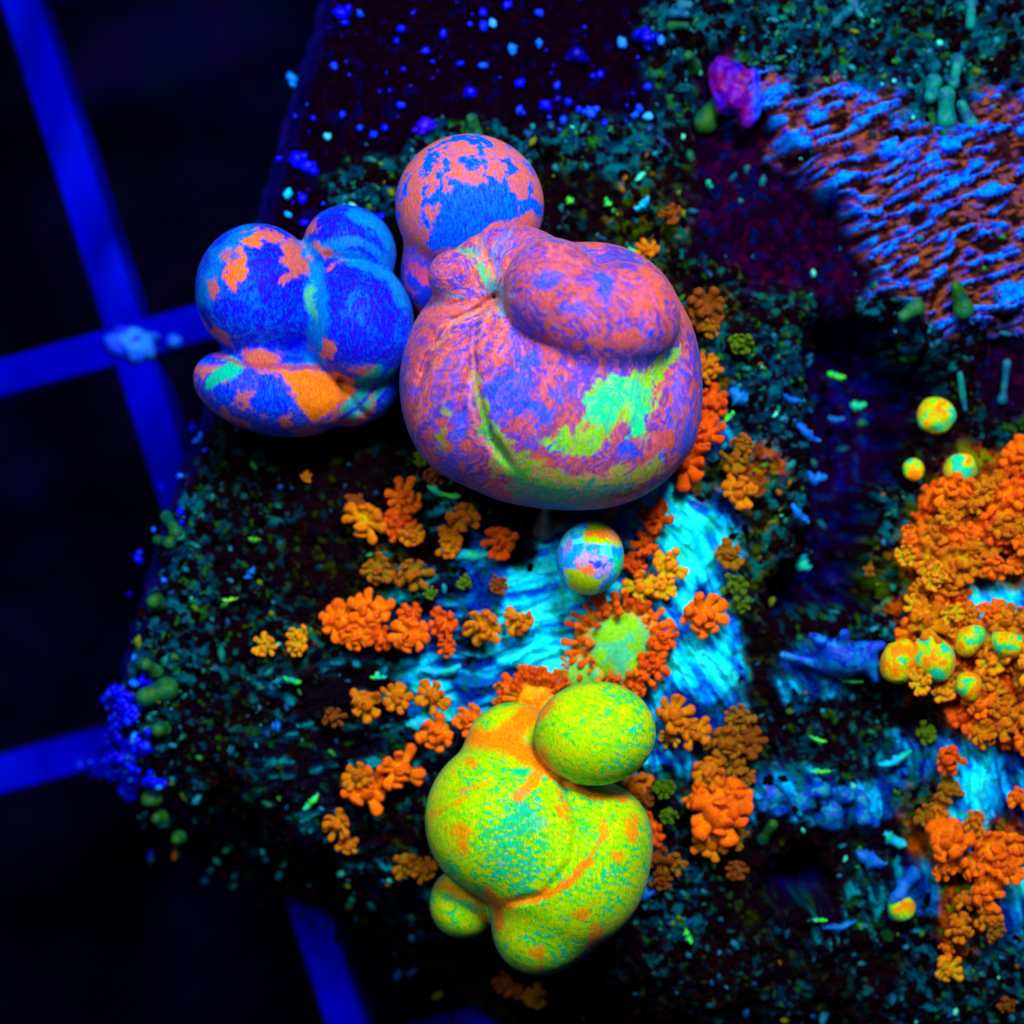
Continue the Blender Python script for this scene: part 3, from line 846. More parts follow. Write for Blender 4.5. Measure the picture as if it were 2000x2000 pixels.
def col_lime(seed):
    def fn(P, N):
        n = len(P); f = fbm3(P * 5, 4, 500 + seed, .6)
        c = np.tile(lin((190, 190, 0)), (n, 1))
        c = mixc(c, lin((225, 130, 0)), sstep(.54, .60, f)); c = mixc(c, lin((70, 210, 30)), sstep(.46, .42, f))
        c = mixc(c, lin((20, 195, 150)), sstep(.40, .36, f))
        return c
    return fn
for i, (px, py, rx, ry, rot, lb) in enumerate([
    (1826, 815, 38, 36, 0, "round lime bubble highest of those beside the dark gap"),
    (1783, 917, 19, 22, 0, "small lime bubble on the edge of the dark gap, left of the two-toned one"),
    (1876, 915, 36, 30, -15, "lime and aqua streaked bubble above the orange polyp mass"),
    (1843, 982, 18, 22, 0, "smallest lime bubble, at the top corner of the orange mass"),
    (1755, 1292, 37, 46, 15, "oval yellow bubble with an aqua edge, left one of the touching pair"),
    (1822, 1285, 37, 46, -25, "oval lime bubble, right one of the touching pair"),
    (1893, 1345, 24, 30, -20, "yellow and aqua crescent bubble inside the orange mass"),
    (1895, 1250, 24, 30, 30, "lime topped bubble upper in the orange mass on the right"),
    (1970, 1260, 34, 26, 0, "pale yellow bubble nearest the right border"),
    (1758, 1772, 24, 26, 0, "orange and cream bubble alone on the dark lower right rock")]):
    z = max(rz(px, py), -.6) + (1.0 if 4 <= i <= 8 else .30)
    build_body("bubble_polyp", lb, "coral", [P_E(px, py, z, rx, ry, rx / 110, rot, 0, .1), P_E(px + 3, py + 4, z - .3, rx * .8, ry * .8, rx / 100, rot, 0, .15)],
               col_lime(i), h=.06, sub=1, single=True, lump=.09, lscale=2.2)

# ------------------------------------------------------------------ star polyps
def finger(seed, L=1.0, r=.17, bend=.25):
    """one tapered tentacle with a swollen round tip, along +X, curling up; with colour by length"""
    rr = random.Random(seed)
    ns, nr = 8, 9
    V = []; T = []
    bx = bend * rr.uniform(.5, 1.5); side = rr.uniform(-.12, .12)
    for k in range(nr + 1):
        t = k / nr
        tt = min(t / .8, 1)
        x = L * (t if t < .8 else .8 + .2 * math.sin((t - .8) / .2 * math.pi / 2))
        rad = r * (.80 + .35 * tt * tt) if t < .8 else r * 1.15 * math.cos((t - .8) / .2 * math.pi / 2)
        rad = max(rad, .006)
        cz = bx * t * t; cy = side * t * t
        for j in range(ns):
            a = 2 * math.pi * j / ns
            V.append((x, cy + rad * math.cos(a) * (1 + .08 * rr.uniform(-1, 1)), cz + rad * .9 * math.sin(a))); T.append(t)
    F = []
    for k in range(nr):
        for j in range(ns):
            F.append((k * ns + j, k * ns + (j + 1) % ns, (k + 1) * ns + (j + 1) % ns, (k + 1) * ns + j))
    return np.array(V), np.array(F)[:, ::-1], np.array(T)

def dome(seed):
    rr = random.Random(seed); ns, nr = 14, 6
    V = []; T = []
    for k in range(nr + 1):
        a = k / nr * 1.75
        for j in range(ns):
            b = 2 * math.pi * j / ns
            q = 1 + .07 * math.sin(b * 5 + seed)
            z = math.cos(a) * .34 - (.14 * math.exp(-(a / .35) ** 2))
            V.append((math.sin(a) * math.cos(b) * .42 * q, math.sin(a) * math.sin(b) * .42 * q, z if k < nr else -.7)); T.append(k / nr)
    F = []
    for k in range(nr):
        for j in range(ns): F.append((k * ns + j, k * ns + (j + 1) % ns, (k + 1) * ns + (j + 1) % ns, (k + 1) * ns + j))
    return np.array(V), np.array(F), np.array(T)

PAL = {  # disc, base, tip
    'orange': ((250, 175, 20), (240, 126, 0), (222, 88, 4)),
    'amber': ((190, 170, 10), (200, 130, 0), (186, 90, 4)),
    'olive': ((110, 135, 0), (135, 104, 0), (140, 74, 4)),
    'brown': ((110, 70, 10), (120, 66, 0), (115, 55, 12)),
    'red': ((235, 120, 10), (226, 96, 0), (200, 66, 6)),
    'lime': ((165, 205, 20), (190, 165, 0), (230, 125, 10)),
    'green': ((60, 120, 20), (60, 110, 0), (70, 100, 0))}
FING = {}; DOME = {}; rFING = (.24, .28, .22, .30, .26)
for key, (c0, c1, c2) in PAL.items():
    FING[key] = []; DOME[key] = []
    for s in range(5):
        V, F, T = finger(s, 1.0, rFING[s], .35)
        c = mixc(np.tile(lin(c1), (len(V), 1)), lin(c2), sstep(.35, 1, T))
        g = noise3(V * 5 + s * 3, 600)[:, None]
        FING[key].append(make_mesh("tentacle", V, F, M_POLYP, c * (.8 + .4 * g)))
    for s in range(2):
        V, F, T = dome(s)
        c = mixc(np.tile(lin(c0), (len(V), 1)), lin(c1), sstep(.2, .7, T))
        DOME[key].append(make_mesh("oral_disc", V, F, M_POLYP, c))

POLYPS = []
def polyp(px, py, r, key, label=None, group=None, z=None, tilt=None, n=None):
    if z is None: z = rz(px, py) + .28 + r / 260
    rr = random.Random(int(px * 31 + py * 17))
    R0 = r / 100 * (CAMZ - z) / CAMZ
    t = empty("star_polyp", W(px, py, z), label=label, cat="coral polyp", group=group)
    t.rotation_euler = (rr.uniform(-.45, .45), rr.uniform(-.45, .45), rr.uniform(0, 6.28))
    t.scale = (R0, R0, R0)
    obj("oral_disc", rr.choice(DOME[key]), t)
    n = n or rr.choice((8, 8, 9, 10))
    for ring, (cnt, elev, ln, off) in enumerate(((n + 1, .0, .78, .28), (max(4, n - 4), .62, .52, .10))):
        for k in range(cnt):
            o = bpy.data.objects.new("tentacle", rr.choice(FING[key]))
            link(o, t)
            a = 2 * math.pi * (k + rr.uniform(-.32, .32)) / cnt + ring * .4
            e = elev + rr.uniform(-.3, .4)
            L = ln * rr.uniform(.62, 1.18)
            if rr.random() < .07: continue
            o.location = (math.cos(a) * off, math.sin(a) * off, .08 + .12 * ring)
            o.rotation_euler = (0, -e, a)
            o.scale = (L, rr.uniform(.80, 1.05) * .95, rr.uniform(.8, 1.0))
    POLYPS.append((px, py, r, key, t))
    return t

LIST = [(711, 1014, 44, 'amber'), (690, 990, 26, 'brown'), (791, 972, 38, 'orange'), (779, 1022, 36, 'red'), (806, 1046, 26, 'amber'), (905, 1012, 33, 'amber'), (882, 1058, 33, 'amber'), (983, 1056, 37, 'red'),
        (738, 1112, 32, 'olive'), (802, 1120, 38, 'olive'), (660, 1212, 40, 'orange'), (722, 1196, 44, 'orange'), (740, 1245, 28, 'red'), (697, 1240, 30, 'orange'), (807, 1243, 42, 'orange'), (867, 1216, 32, 'red'), (876, 1262, 22, 'red'), (805, 1200, 26, 'red'),
        (947, 1221, 40, 'amber'), (1014, 1210, 33, 'amber'), (910, 1140, 18, 'green'), (975, 1143, 20, 'brown'), (776, 1366, 32, 'amber'), (845, 1360, 36, 'amber'), (711, 1378, 36, 'amber'), (649, 1399, 24, 'brown'), (988, 1354, 34, 'amber'),
        (922, 1406, 36, 'orange'), (856, 1431, 40, 'orange'), (714, 1545, 46, 'orange'), (700, 1515, 30, 'amber'), (781, 1505, 48, 'orange'), (662, 1609, 32, 'amber'), (678, 1650, 22, 'amber'), (795, 1690, 32, 'olive'), (830, 1700, 26, 'amber'),
        (1282, 1010, 36, 'red'), (1262, 1062, 28, 'red'), (1238, 1104, 26, 'red'), (1308, 1102, 34, 'lime'), (1248, 1146, 34, 'lime'), (1290, 1150, 28, 'lime'), (1370, 1200, 46, 'orange'), (1442, 962, 38, 'amber'), (1470, 950, 26, 'brown'),
        (1336, 905, 48, 'red'), (1372, 850, 42, 'red'), (1385, 785, 40, 'red'), (1380, 720, 28, 'amber'), (1375, 600, 42, 'brown'), (1424, 1081, 30, 'olive'), (1432, 1146, 28, 'green'), (1444, 1180, 20, 'green'), (1430, 900, 30, 'olive'), (1455, 870, 26, 'olive'), (1445, 670, 26, 'green'), (1390, 640, 22, 'olive'),
        (1312, 1395, 40, 'amber'), (1355, 1432, 36, 'amber'), (1310, 1440, 22, 'lime'), (1416, 1450, 40, 'olive'), (1457, 1445, 36, 'brown'), (1448, 1402, 30, 'olive'), (1382, 1505, 36, 'amber'), (1436, 1490, 28, 'olive'), (1458, 1520, 20, 'olive'), (1405, 1585, 66, 'orange'), (1390, 1648, 38, 'amber'),
        (1240, 1535, 36, 'amber'), (1256, 1560, 26, 'brown'), (1272, 1618, 34, 'red'), (1298, 1540, 22, 'green'), (1283, 1675, 30, 'brown'), (1318, 1683, 26, 'olive'), (1290, 1720, 22, 'brown'), (1440, 1700, 22, 'brown'), (1306, 1590, 18, 'green'), (1440, 1640, 24, 'olive'),
        (1810, 1600, 30, 'olive'), (1850, 1645, 50, 'orange'), (1830, 1580, 24, 'amber'), (1906, 1605, 28, 'amber'), (1932, 1655, 46, 'orange'), (1850, 1480, 32, 'red'), (1848, 1545, 28, 'olive'), (1803, 1432, 24, 'green'), (1985, 1650, 34, 'orange'), (1992, 1560, 24, 'orange'),
        (1905, 1690, 38, 'orange'), (1922, 1745, 38, 'orange'), (1875, 1812, 30, 'amber'), (1930, 1790, 30, 'amber'), (1848, 1895, 30, 'lime'), (1968, 1700, 34, 'orange'), (1845, 1690, 28, 'orange'), (1885, 1760, 22, 'amber'), (1850, 1850, 20, 'orange'), (1940, 1820, 24, 'olive'),
        (1050, 1945, 28, 'olive'), (985, 1922, 26, 'brown'), (1015, 1935, 18, 'brown'), (1230, 1600, 24, 'brown'), (1440, 1545, 26, 'orange'), (1360, 1560, 26, 'orange'), (584, 1240, 26, 'lime'), (583, 1262, 22, 'lime'), (518, 1262, 25, 'lime'), (1310, 420, 22, 'brown'), (1265, 492, 26, 'amber'),
        (850, 925, 24, 'brown'), (820, 900, 18, 'green'), (600, 932, 12, 'amber'), (1700, 1110, 16, 'olive'), (1965, 1960, 20, 'brown'), (840, 1160, 14, 'green'), (1272, 1300, 34, 'red'), (1295, 1245, 30, 'red'), (1240, 1340, 28, 'orange'), (1190, 1195, 22, 'lime'), (1262, 1215, 26, 'orange'), (1110, 1345, 24, 'red'), (1060, 1345, 26, 'red')]
for (px, py, r, key) in LIST:
    if key: polyp(px, py, r, key)
LM = [((1070, 720), "the biggest mushroom"), ((590, 620), "the blue mushroom"), ((1030, 1620), "the lime green mushroom"), ((1152, 1090), "the small marbled bubble"), ((1215, 1255), "the wide fringed polyp"), ((1850, 1560), "the right-hand cyan skin"), ((1788, 1290), "the twin yellow bubbles"), ((1580, 1560), "the lumpy blue sponge")]
CN = {'orange': 'bright orange', 'amber': 'yellow-orange', 'olive': 'olive brown', 'brown': 'dim brown', 'red': 'red-orange', 'lime': 'lime and orange', 'green': 'dark green'}
grp = {}
for (px, py, r, key, t) in POLYPS:
    (lx, ly), nm = min(LM, key=lambda q: math.hypot(q[0][0] - px, q[0][1] - py))
    a = math.degrees(math.atan2(ly - py, px - lx)) % 360
    side = ["right of", "upper right of", "above", "upper left of", "left of", "lower left of", "below", "lower right of"][int((a + 22.5) // 45) % 8]
    grp.setdefault((key, side, nm), []).append((math.hypot(lx - px, ly - py), r, t))
ORD = ["nearest", "second nearest", "third nearest", "fourth nearest", "fifth nearest", "sixth nearest", "seventh nearest", "eighth nearest", "ninth nearest"]
for (key, side, nm), L in grp.items():
    L.sort(key=lambda q: q[0])
    for k, (d, r, t) in enumerate(L):
        w = "large " if r > 40 else ("small " if r < 27 else "")
        t['label'] = f"{w}{CN[key]} polyp {side} {nm}" + (f", {ORD[min(k, 8)]} to it" if len(L) > 1 else "")
        t['group'] = "star polyps on the left rock"if t.location.x < 6.3 else "star polyps on the right rock"
# dense carpet on the right-hand rock
pts = []
MASS = [(1790, 985), (1840, 940), (1900, 930), (1990, 880), (2080, 880), (2080, 1480), (1990, 1470), (1930, 1460), (1880, 1420), (1830, 1370), (1780, 1345), (1770, 1200), (1790, 1120), (1750, 1080)]
RG = random.Random(5)
for _ in range(6000):
    x = RG.uniform(1740, 2030); y = RG.uniform(880, 1480)
    if float(polysd(np.array([x]), np.array([y]), MASS)[0]) > -8: continue
    if 1862 < x < 2030 and 1108 < y < 1190: continue
    if any(math.hypot(x - a, y - b) < c for a, b, c in [(1755, 1292, 50), (1822, 1285, 50), (1893, 1345, 30), (1895, 1250, 30), (1970, 1260, 36), (1843, 982, 26), (1876, 915, 40)]): continue
    if any(math.hypot(x - a, y - b) < 27 for a, b in pts): continue
    pts.append((x, y))
for x, y in pts:
    nv = float(fbm2(np.array([x / 45]), np.array([y / 45]), 2, 950)[0]) + RG.uniform(-.08, .08)
    k = 'red' if nv < .30 else ('orange' if nv < .48 else ('amber' if nv < .63 else 'lime'))
    polyp(x, y, RG.uniform(20, 44), k, z=rz(x, y) + .3 + 1.1 * (nv - .3) + RG.uniform(-.15, .25), label={'orange': 'orange', 'amber': 'yellow-orange', 'lime': 'lime centred', 'red': 'deep red-orange'}[k] + " polyp in the dense right carpet, " + ("above the cyan opening" if y < 1125 else ("around the yellow bubbles" if y < 1340 else "in its lowest fringe")) + (", border side" if x > 1900 else ", inner side"), group="carpet of orange star polyps")

# wide fringed mushroom polyp between the small bubble and the lime mushroom
def fringed(name, label, px, py, r, z, nt, disc_cols, tk='red', sz=.26, arc=(0, 6.283), wob_s=1.0, rings=3):
    t = empty(name, W(px, py, z), label=label, cat="coral polyp")
    R0 = r / 100 * (CAMZ - z) / CAMZ
    ns, nr = 40, 12
    V = [];
    rr = random.Random(int(px + py))
    for k in range(nr + 1):
        q = k / nr
        for j in range(ns):
            b = 2 * math.pi * j / ns
            w = 1 + .13 * math.sin(3 * b + px) + .07 * math.sin(5 * b + 2)
            V.append((R0 * q * w * math.cos(b), R0 * q * w * math.sin(b), -.35 * R0 * q * q + .10 * R0 * math.sin(4 * b + py) * q * q))
    for j in range(ns):
        b = 2 * math.pi * j / ns
        V.append((.4 * R0 * math.cos(b), .4 * R0 * math.sin(b), -1.0))
    V = np.array(V); F = []
    for k in range(nr + 1):
        for j in range(ns): F.append((k * ns + j, k * ns + (j + 1) % ns, (k + 1) * ns + (j + 1) % ns, (k + 1) * ns + j))
    f = fbm3(V * 5 + 3, 4, 640)
    c = np.tile(lin(disc_cols[0]), (len(V), 1)); c = mixc(c, lin(disc_cols[1]), sstep(.46, .56, f)); c = mixc(c, lin(disc_cols[2]), sstep(.62, 1, np.hypot(V[:, 0], V[:, 1]) / R0))
    obj("oral_disc", make_mesh("oral_disc", V, np.array(F)[:, ::-1][:, ::-1], M_POLYP, c), t)
    for ring in range(rings):
        rad = (1.0, .88, .74)[ring]; m = int(nt * rad)
        for k in range(m):
            a = arc[0] + (arc[1] - arc[0]) * (k + rr.uniform(-.3, .3)) / m
            if ring == 2 and rr.random() < .45: continue
            o = bpy.data.objects.new("tentacle", rr.choice(FING[tk if rr.random() < .6 else 'orange'])); link(o, t)
            L = sz * rr.uniform(.75, 1.2)
            jr = rad * rr.uniform(.82, 1.04)
            o.location = (R0 * jr * math.cos(a), R0 * jr * math.sin(a), -.30 * R0 * jr * jr)
            o.rotation_euler = (0, -(.15 + .5 * ring + rr.uniform(-.2, .2)), a)
            o.scale = (L, L * .72, L * .7)
    return t
fringed("fringed_polyp", "wide lime centred polyp ringed with red-orange tentacles above the lime mushroom", 1212, 1262, 84, .9, 27, ((120, 195, 20), (70, 190, 130), (215, 130, 0)), 'red', .34)
fringed("fringed_polyp", "aqua disc polyp with few tentacles beside the wide fringed one", 1140, 1315, 36, .9, 9, ((60, 190, 120), (110, 190, 60), (190, 150, 20)), 'amber', .20, (2.0, 4.2), rings=1)
fringed("fringed_polyp", "orange polyp base with upright red tentacles behind the lime mushroom's upper bubble", 1045, 1375, 52, 1.1, 22, ((255, 160, 0), (240, 120, 0), (235, 90, 0)), 'red', .30, (.6, 3.6), rings=2)

# ------------------------------------------------------------------ sponges and odd growths
BL = simple((0, 60, 190), (0, 110, 190), (0, 30, 160), 3.0, .5, 4)
z0 = rz(1640, 1290)
build_body("horned_sponge", "blue sponge with pointed horns bridging the dark gap between the rocks", "sponge", [
    P_E(1650, 1285, z0 + .6, 62, 34, .5, 5, 0, .2), P_C((1640, 1280, z0 + .8), (1584, 1242, z0 + 1.1), 26, 7, 0, .2), P_C((1640, 1270, z0 + .8), (1650, 1236, z0 + 1.2), 12, 8, 0, .12),
    P_C((1690, 1270, z0 + .7), (1720, 1262, z0 + .8), 18, 8, 0, .15), P_C((1625, 1300, z0 + .6), (1530, 1280, z0 + .6), 15, 7, 0, .15), P_C((1700, 1300, z0 + .7), (1712, 1325, z0 + .6), 14, 10, 0, .15), P_C((1605, 1305, z0), (1600, 1320, z0 - 1), 20, 20, 0, .15)],
    BL, h=.06, mat=M_SPONGE, single=True, lump=.05, lscale=2.5)
z0 = -1.0
pr = []
for (a, b, r, s) in [(1500, 1550, 26, 24), (1535, 1545, 30, 22), (1570, 1560, 24, 26), (1600, 1545, 26, 18), (1620, 1585, 24, 22), (1612, 1600, 18, 20), (1650, 1550, 24, 16), (1680, 1560, 20, 30), (1690, 1600, 24, 14), (1488, 1575, 12, 12), (1515, 1585, 10, 10), (1560, 1590, 10, 12), (1630, 1612, 10, 10), (1705, 1608, 12, 10)]:
    pr.append(P_E(a, b, .1 + R.uniform(-.15, .15), r, s, .3, R.uniform(-20, 20), 0, .1))
pr.append(P_E(1600, 1560, -.9, 90, 30, .9, 0, 0, .2))
build_body("lumpy_sponge", "lumpy translucent blue sponge across the gap, right of the star polyps", "sponge", pr, simple((0, 80, 170), (0, 60, 190), (0, 130, 160), 3.5, .5, 5), h=.06, mat=M_SPONGE, single=True, lump=.08, lscale=3)
pr = [P_E(1442, 165, -.1, 42, 34, .4, 0), P_E(1450, 205, -.15, 30, 40, .4, 0), P_E(1425, 185, -.1, 30, 40, .35, 0), P_E(1470, 150, 0, 20, 22, .35), P_E(1472, 190, 0, 18, 26, .3), P_E(1415, 150, -.2, 24, 24, .3)]
def col_pur(P, N):
    x, y = px_of(P)
    c = mixc(np.tile(lin((92, 0, 150)), (len(P), 1)), lin((48, 0, 180)), sstep(.45, .6, fbm3(P * 3, 4, 520)))
    c = mixc(c, lin((105, 0, 105)), sstep(.55, .62, fbm3(P * 4 + 4, 4, 524)))
    return mixc(c, lin((10, 50, 255)), sstep(1468, 1480, x + 10 * fbm3(P * 4, 2, 530)))
build_body("coralline_patch", "purple crusty coralline patch at the corner of the striped rock", "algae", pr, col_pur, h=.06, mat=M_SPONGE, single=True, lump=.26, lscale=3)

TUBES = [((1415, 182), (1378, 238), 17, 19, "green"), ((1848, 185), (1848, 235), 17, 15, "teal"), ((1818, 190), (1824, 160), 12, 12, "teal"), ((1878, 205), (1896, 240), 11, 10, "teal"), ((1862, 165), (1870, 120), 10, 9, "teal"), ((1815, 100), (1822, 130), 9, 10, "teal"),
         ((1868, 560), (1882, 605), 12, 14, "green"), ((1765, 618), (1792, 600), 12, 12, "green"), ((285, 1362), (325, 1345), 19, 18, "green"), ((325, 1010), (345, 1040), 13, 9, "green"), ((300, 1176), (306, 1176), 13, 13, "green"), ((308, 1054), (332, 1060), 10, 8, "green"), ((285, 1298), (305, 1312), 13, 9, "green"),
         ((308, 1426), (318, 1424), 15, 12, "green"), ((290, 1562), (300, 1558), 15, 14, "green"), ((305, 1598), (315, 1596), 10, 9, "green"), ((345, 1640), (350, 1636), 11, 10, "green"), ((922, 232), (926, 262), 11, 13, "green"), ((1875, 730), (1885, 800), 7, 5, "teal"), ((1967, 710), (1958, 780), 8, 6, "teal"), ((1895, 50), (1897, 5), 10, 9, "teal"),
         ((1660, 20), (1630, 45), 9, 7, "teal"), ((1680, 30), (1664, 0), 8, 7, "teal"), ((1345, 10), (1330, 12), 9, 8, "teal"), ((1340, 28), (1312, 26), 8, 7, "teal"), ((1340, 50), (1312, 50), 8, 7, "green"), ((1345, 110), (1352, 130), 11, 13, "green"), ((1510, 1610), (1490, 1640), 10, 7, "green"), ((296, 1660), (292, 1676), 4, 4, "blue")]
places = []
for (a, b, r1, r2, kcol) in TUBES:
    mx, my = (a[0] + b[0]) / 2, (a[1] + b[1]) / 2
    za = max(rz(*a), -1.6) + .35; zb = max(rz(*b), -1.6) + .12
    c = {"green": simple((28, 88, 18), (20, 98, 50), (0, 72, 62), 3, .5, 6), "teal": simple((0, 100, 125), (0, 125, 115), (0, 80, 120), 3, .5, 7), "blue": simple((0, 0, 200), (0, 30, 255))}[kcol]
    prs = [P_C((*a, za), (*b, zb), r1, r2, 0, .1)]
    if r1 > 7: prs.append(P_E(b[0], b[1], zb, r2 * 1.2, r2 * 1.1, r2 / 90, 0, 0, .15))
    (lx, ly), nm = min(LM + [((1440, 170), "the purple crust"), ((1750, 400), "the striped worn rock"), ((250, 1430), "the blue grains at the left corner")], key=lambda q: math.hypot(q[0][0] - mx, q[0][1] - my))
    an = math.degrees(math.atan2(ly - my, mx - lx)) % 360
    side = ["right of", "upper right of", "above", "upper left of", "left of", "lower left of", "below", "lower right of"][int((an + 22.5) // 45) % 8]
    places.append((kcol, side, nm, mx, my, r1, build_body("tube_sponge", None, "sponge", prs, c, h=.06, sub=1, mat=M_SPONGE, single=True, lump=.03, lscale=3, group="small tube sponges")))
from collections import Counter
cn = Counter((p[0], p[1], p[2]) for p in places); used = Counter()
for p in sorted(places, key=lambda q: q[4]):
    k = (p[0], p[1], p[2]); w = ""
    if cn[k] > 1:
        used[k] += 1; w = ", " + ["highest", "second highest", "third highest", "fourth highest", "fifth highest", "sixth highest", "seventh highest"][min(used[k] - 1, 6)] + " there"
    p[6]['label'] = f"{p[0]} tube {p[1]} {p[2]}{w}"

# small transparent-looking foot of the largest mushroom
build_body("tissue_strand", "thin brownish tissue strands trailing below the largest mushroom", "coral", [
    P_C((1065, 985, 1.6), (1062, 1035, .4), 7, 22, 0, .1), P_C((1210, 960, 1.5), (1170, 1010, .2), 12, 26, 0, .1), P_C((1100, 1015, .5), (1160, 1000, .4), 24, 28, 0, .2), P_C((1235, 960, .9), (1240, 985, .3), 14, 12, 0, .1)],
    simple((80, 60, 40), (30, 70, 90), (90, 40, 60), 2.5, .5, 8), h=.06, mat=M_SPONGE, single=True, lump=.05, lscale=2)

# ------------------------------------------------------------------ uncountable small growth: nubs, grains, curls
def ico():
    t = (1 + 5 ** .5) / 2
    V = [(-1, t, 0), (1, t, 0), (-1, -t, 0), (1, -t, 0), (0, -1, t), (0, 1, t), (0, -1, -t), (0, 1, -t), (t, 0, -1), (t, 0, 1), (-t, 0, -1), (-t, 0, 1)]
    F = [(0, 11, 5), (0, 5, 1), (0, 1, 7), (0, 7, 10), (0, 10, 11), (1, 5, 9), (5, 11, 4), (11, 10, 2), (10, 7, 6), (7, 1, 8), (3, 9, 4), (3, 4, 2), (3, 2, 6), (3, 6, 8), (3, 8, 9), (4, 9, 5), (2, 4, 11), (6, 2, 10), (8, 6, 7), (9, 8, 1)]
    V = [Vector(v).normalized() for v in V]; nf = []; cache = {}
    def mid(a, b):
        k = (min(a, b), max(a, b))
        if k not in cache: V.append(((V[a] + V[b]) / 2).normalized()); cache[k] = len(V) - 1
        return cache[k]
    for a, b, c in F:
        x, y, z = mid(a, b), mid(b, c), mid(c, a); nf += [(a, x, z), (b, y, x), (c, z, y), (x, y, z)]
    return np.array([list(v) for v in V]), np.array(nf)
IV, IF = ico()

def scatter(name, label, cat, items, mat):
    """items: px, py, dz, rx, ry, rz (pixels), rot, tilt, colour"""
    n = len(items)
    A = np.array([it[:8] for it in items], float); C = np.array([lin(it[8]) for it in items])
    z = rock_height(A[:, 0], A[:, 1]) + A[:, 2] / 100
    s = (CAMZ - z) / CAMZ
    cx = (A[:, 0] - 1000) / 100 * s; cy = (1000 - A[:, 1]) / 100 * s
    V = IV[None] * (A[:, None, 3:6] / 100)
    V = V * (1 + .55 * (rng.random((n, len(IV), 1)) - .5))
    ct, st = np.cos(A[:, 7])[:, None], np.sin(A[:, 7])[:, None]
    x = V[..., 0] * ct + V[..., 2] * st; zz = -V[..., 0] * st + V[..., 2] * ct; y = V[..., 1]
    cr, sr = np.cos(A[:, 6])[:, None], np.sin(A[:, 6])[:, None]
    V = np.stack([x * cr - y * sr + cx[:, None], x * sr + y * cr + cy[:, None], zz + z[:, None]], -1).reshape(-1, 3)
    F = (IF[None] + (np.arange(n) * len(IV))[:, None, None]).reshape(-1, 3)
    cols = np.repeat(C, len(IV), 0)
    obj(name, make_mesh(name, V, F, mat, cols), label=label, cat=cat, kind="stuff")

DENS = dict(U=.0, T=1.0, t=.36, K=.10, P=.10, S=.10, C=.02, B=.10, b=.28, G=.6, O=.15, D=.12)
TEAL = [(0, 92, 116), (0, 72, 104), (0, 104, 96), (0, 58, 116), (6, 90, 62), (0, 48, 76), (0, 116, 138), (0, 50, 60)]
def cand(n):
    x = rng.uniform(140, 2020, n); y = rng.uniform(-20, 2020, n)
    a, b = edge_sd(x, y); k = (a > 34) & (b > -10)
    x, y = x[k], y[k]; w = reg_weights(x, y, 30, 2)
    return x, y, w
x, y, w = cand(26000)
d = sum(w[c] * DENS[c] for c in CODES) * np.clip(1.25 * (fbm2(x / 38, y / 38, 3, 900) - .36) * 3.6, .03, 1.4)
k = rng.random(len(x)) < d * .28
items = []
for px, py, wg in zip(x[k], y[k], w['G'][k]):
    col = R.choice(TEAL)
    if R.random() < .12 + .35 * wg: col = R.choice([(50, 110, 10), (90, 110, 0), (30, 120, 50), (120, 80, 0)])
    if R.random() < .03: col = (60, 210, 180)
    r = R.uniform(2.6, 7.8) * (1.3 if R.random() < .12 else 1)
    items.append((px, py, r * .15, r * R.uniform(.9, 2.0), r * R.uniform(.7, 1), r * R.uniform(.8, 1.4), R.uniform(0, 3.14), R.uniform(-.9, .9), col))
scatter("algae_turf", "teal and green beaded turf scattered over the dark rock", "algae", items, M_TURF)
# dark holes and cups between: near-black knobs
x, y, w = cand(9000)
d = w['T'] + w['t'] + w['K'] + w['G'] + w['D'] * .5 + w['b'] * .6
k = rng.random(len(x)) < d * .5
items = [(px, py, 1, R.uniform(5, 13), R.uniform(4, 10), R.uniform(4, 9), R.uniform(0, 3.14), R.uniform(-.5, .5), R.choice([(14, 2, 8), (11, 0, 14), (20, 4, 4), (10, 8, 3), (8, 2, 18)])) for px, py in zip(x[k], y[k])]
scatter("rock_crust", "dark maroon crusty knobs covering the rock", "crust", items, M_ROCK)
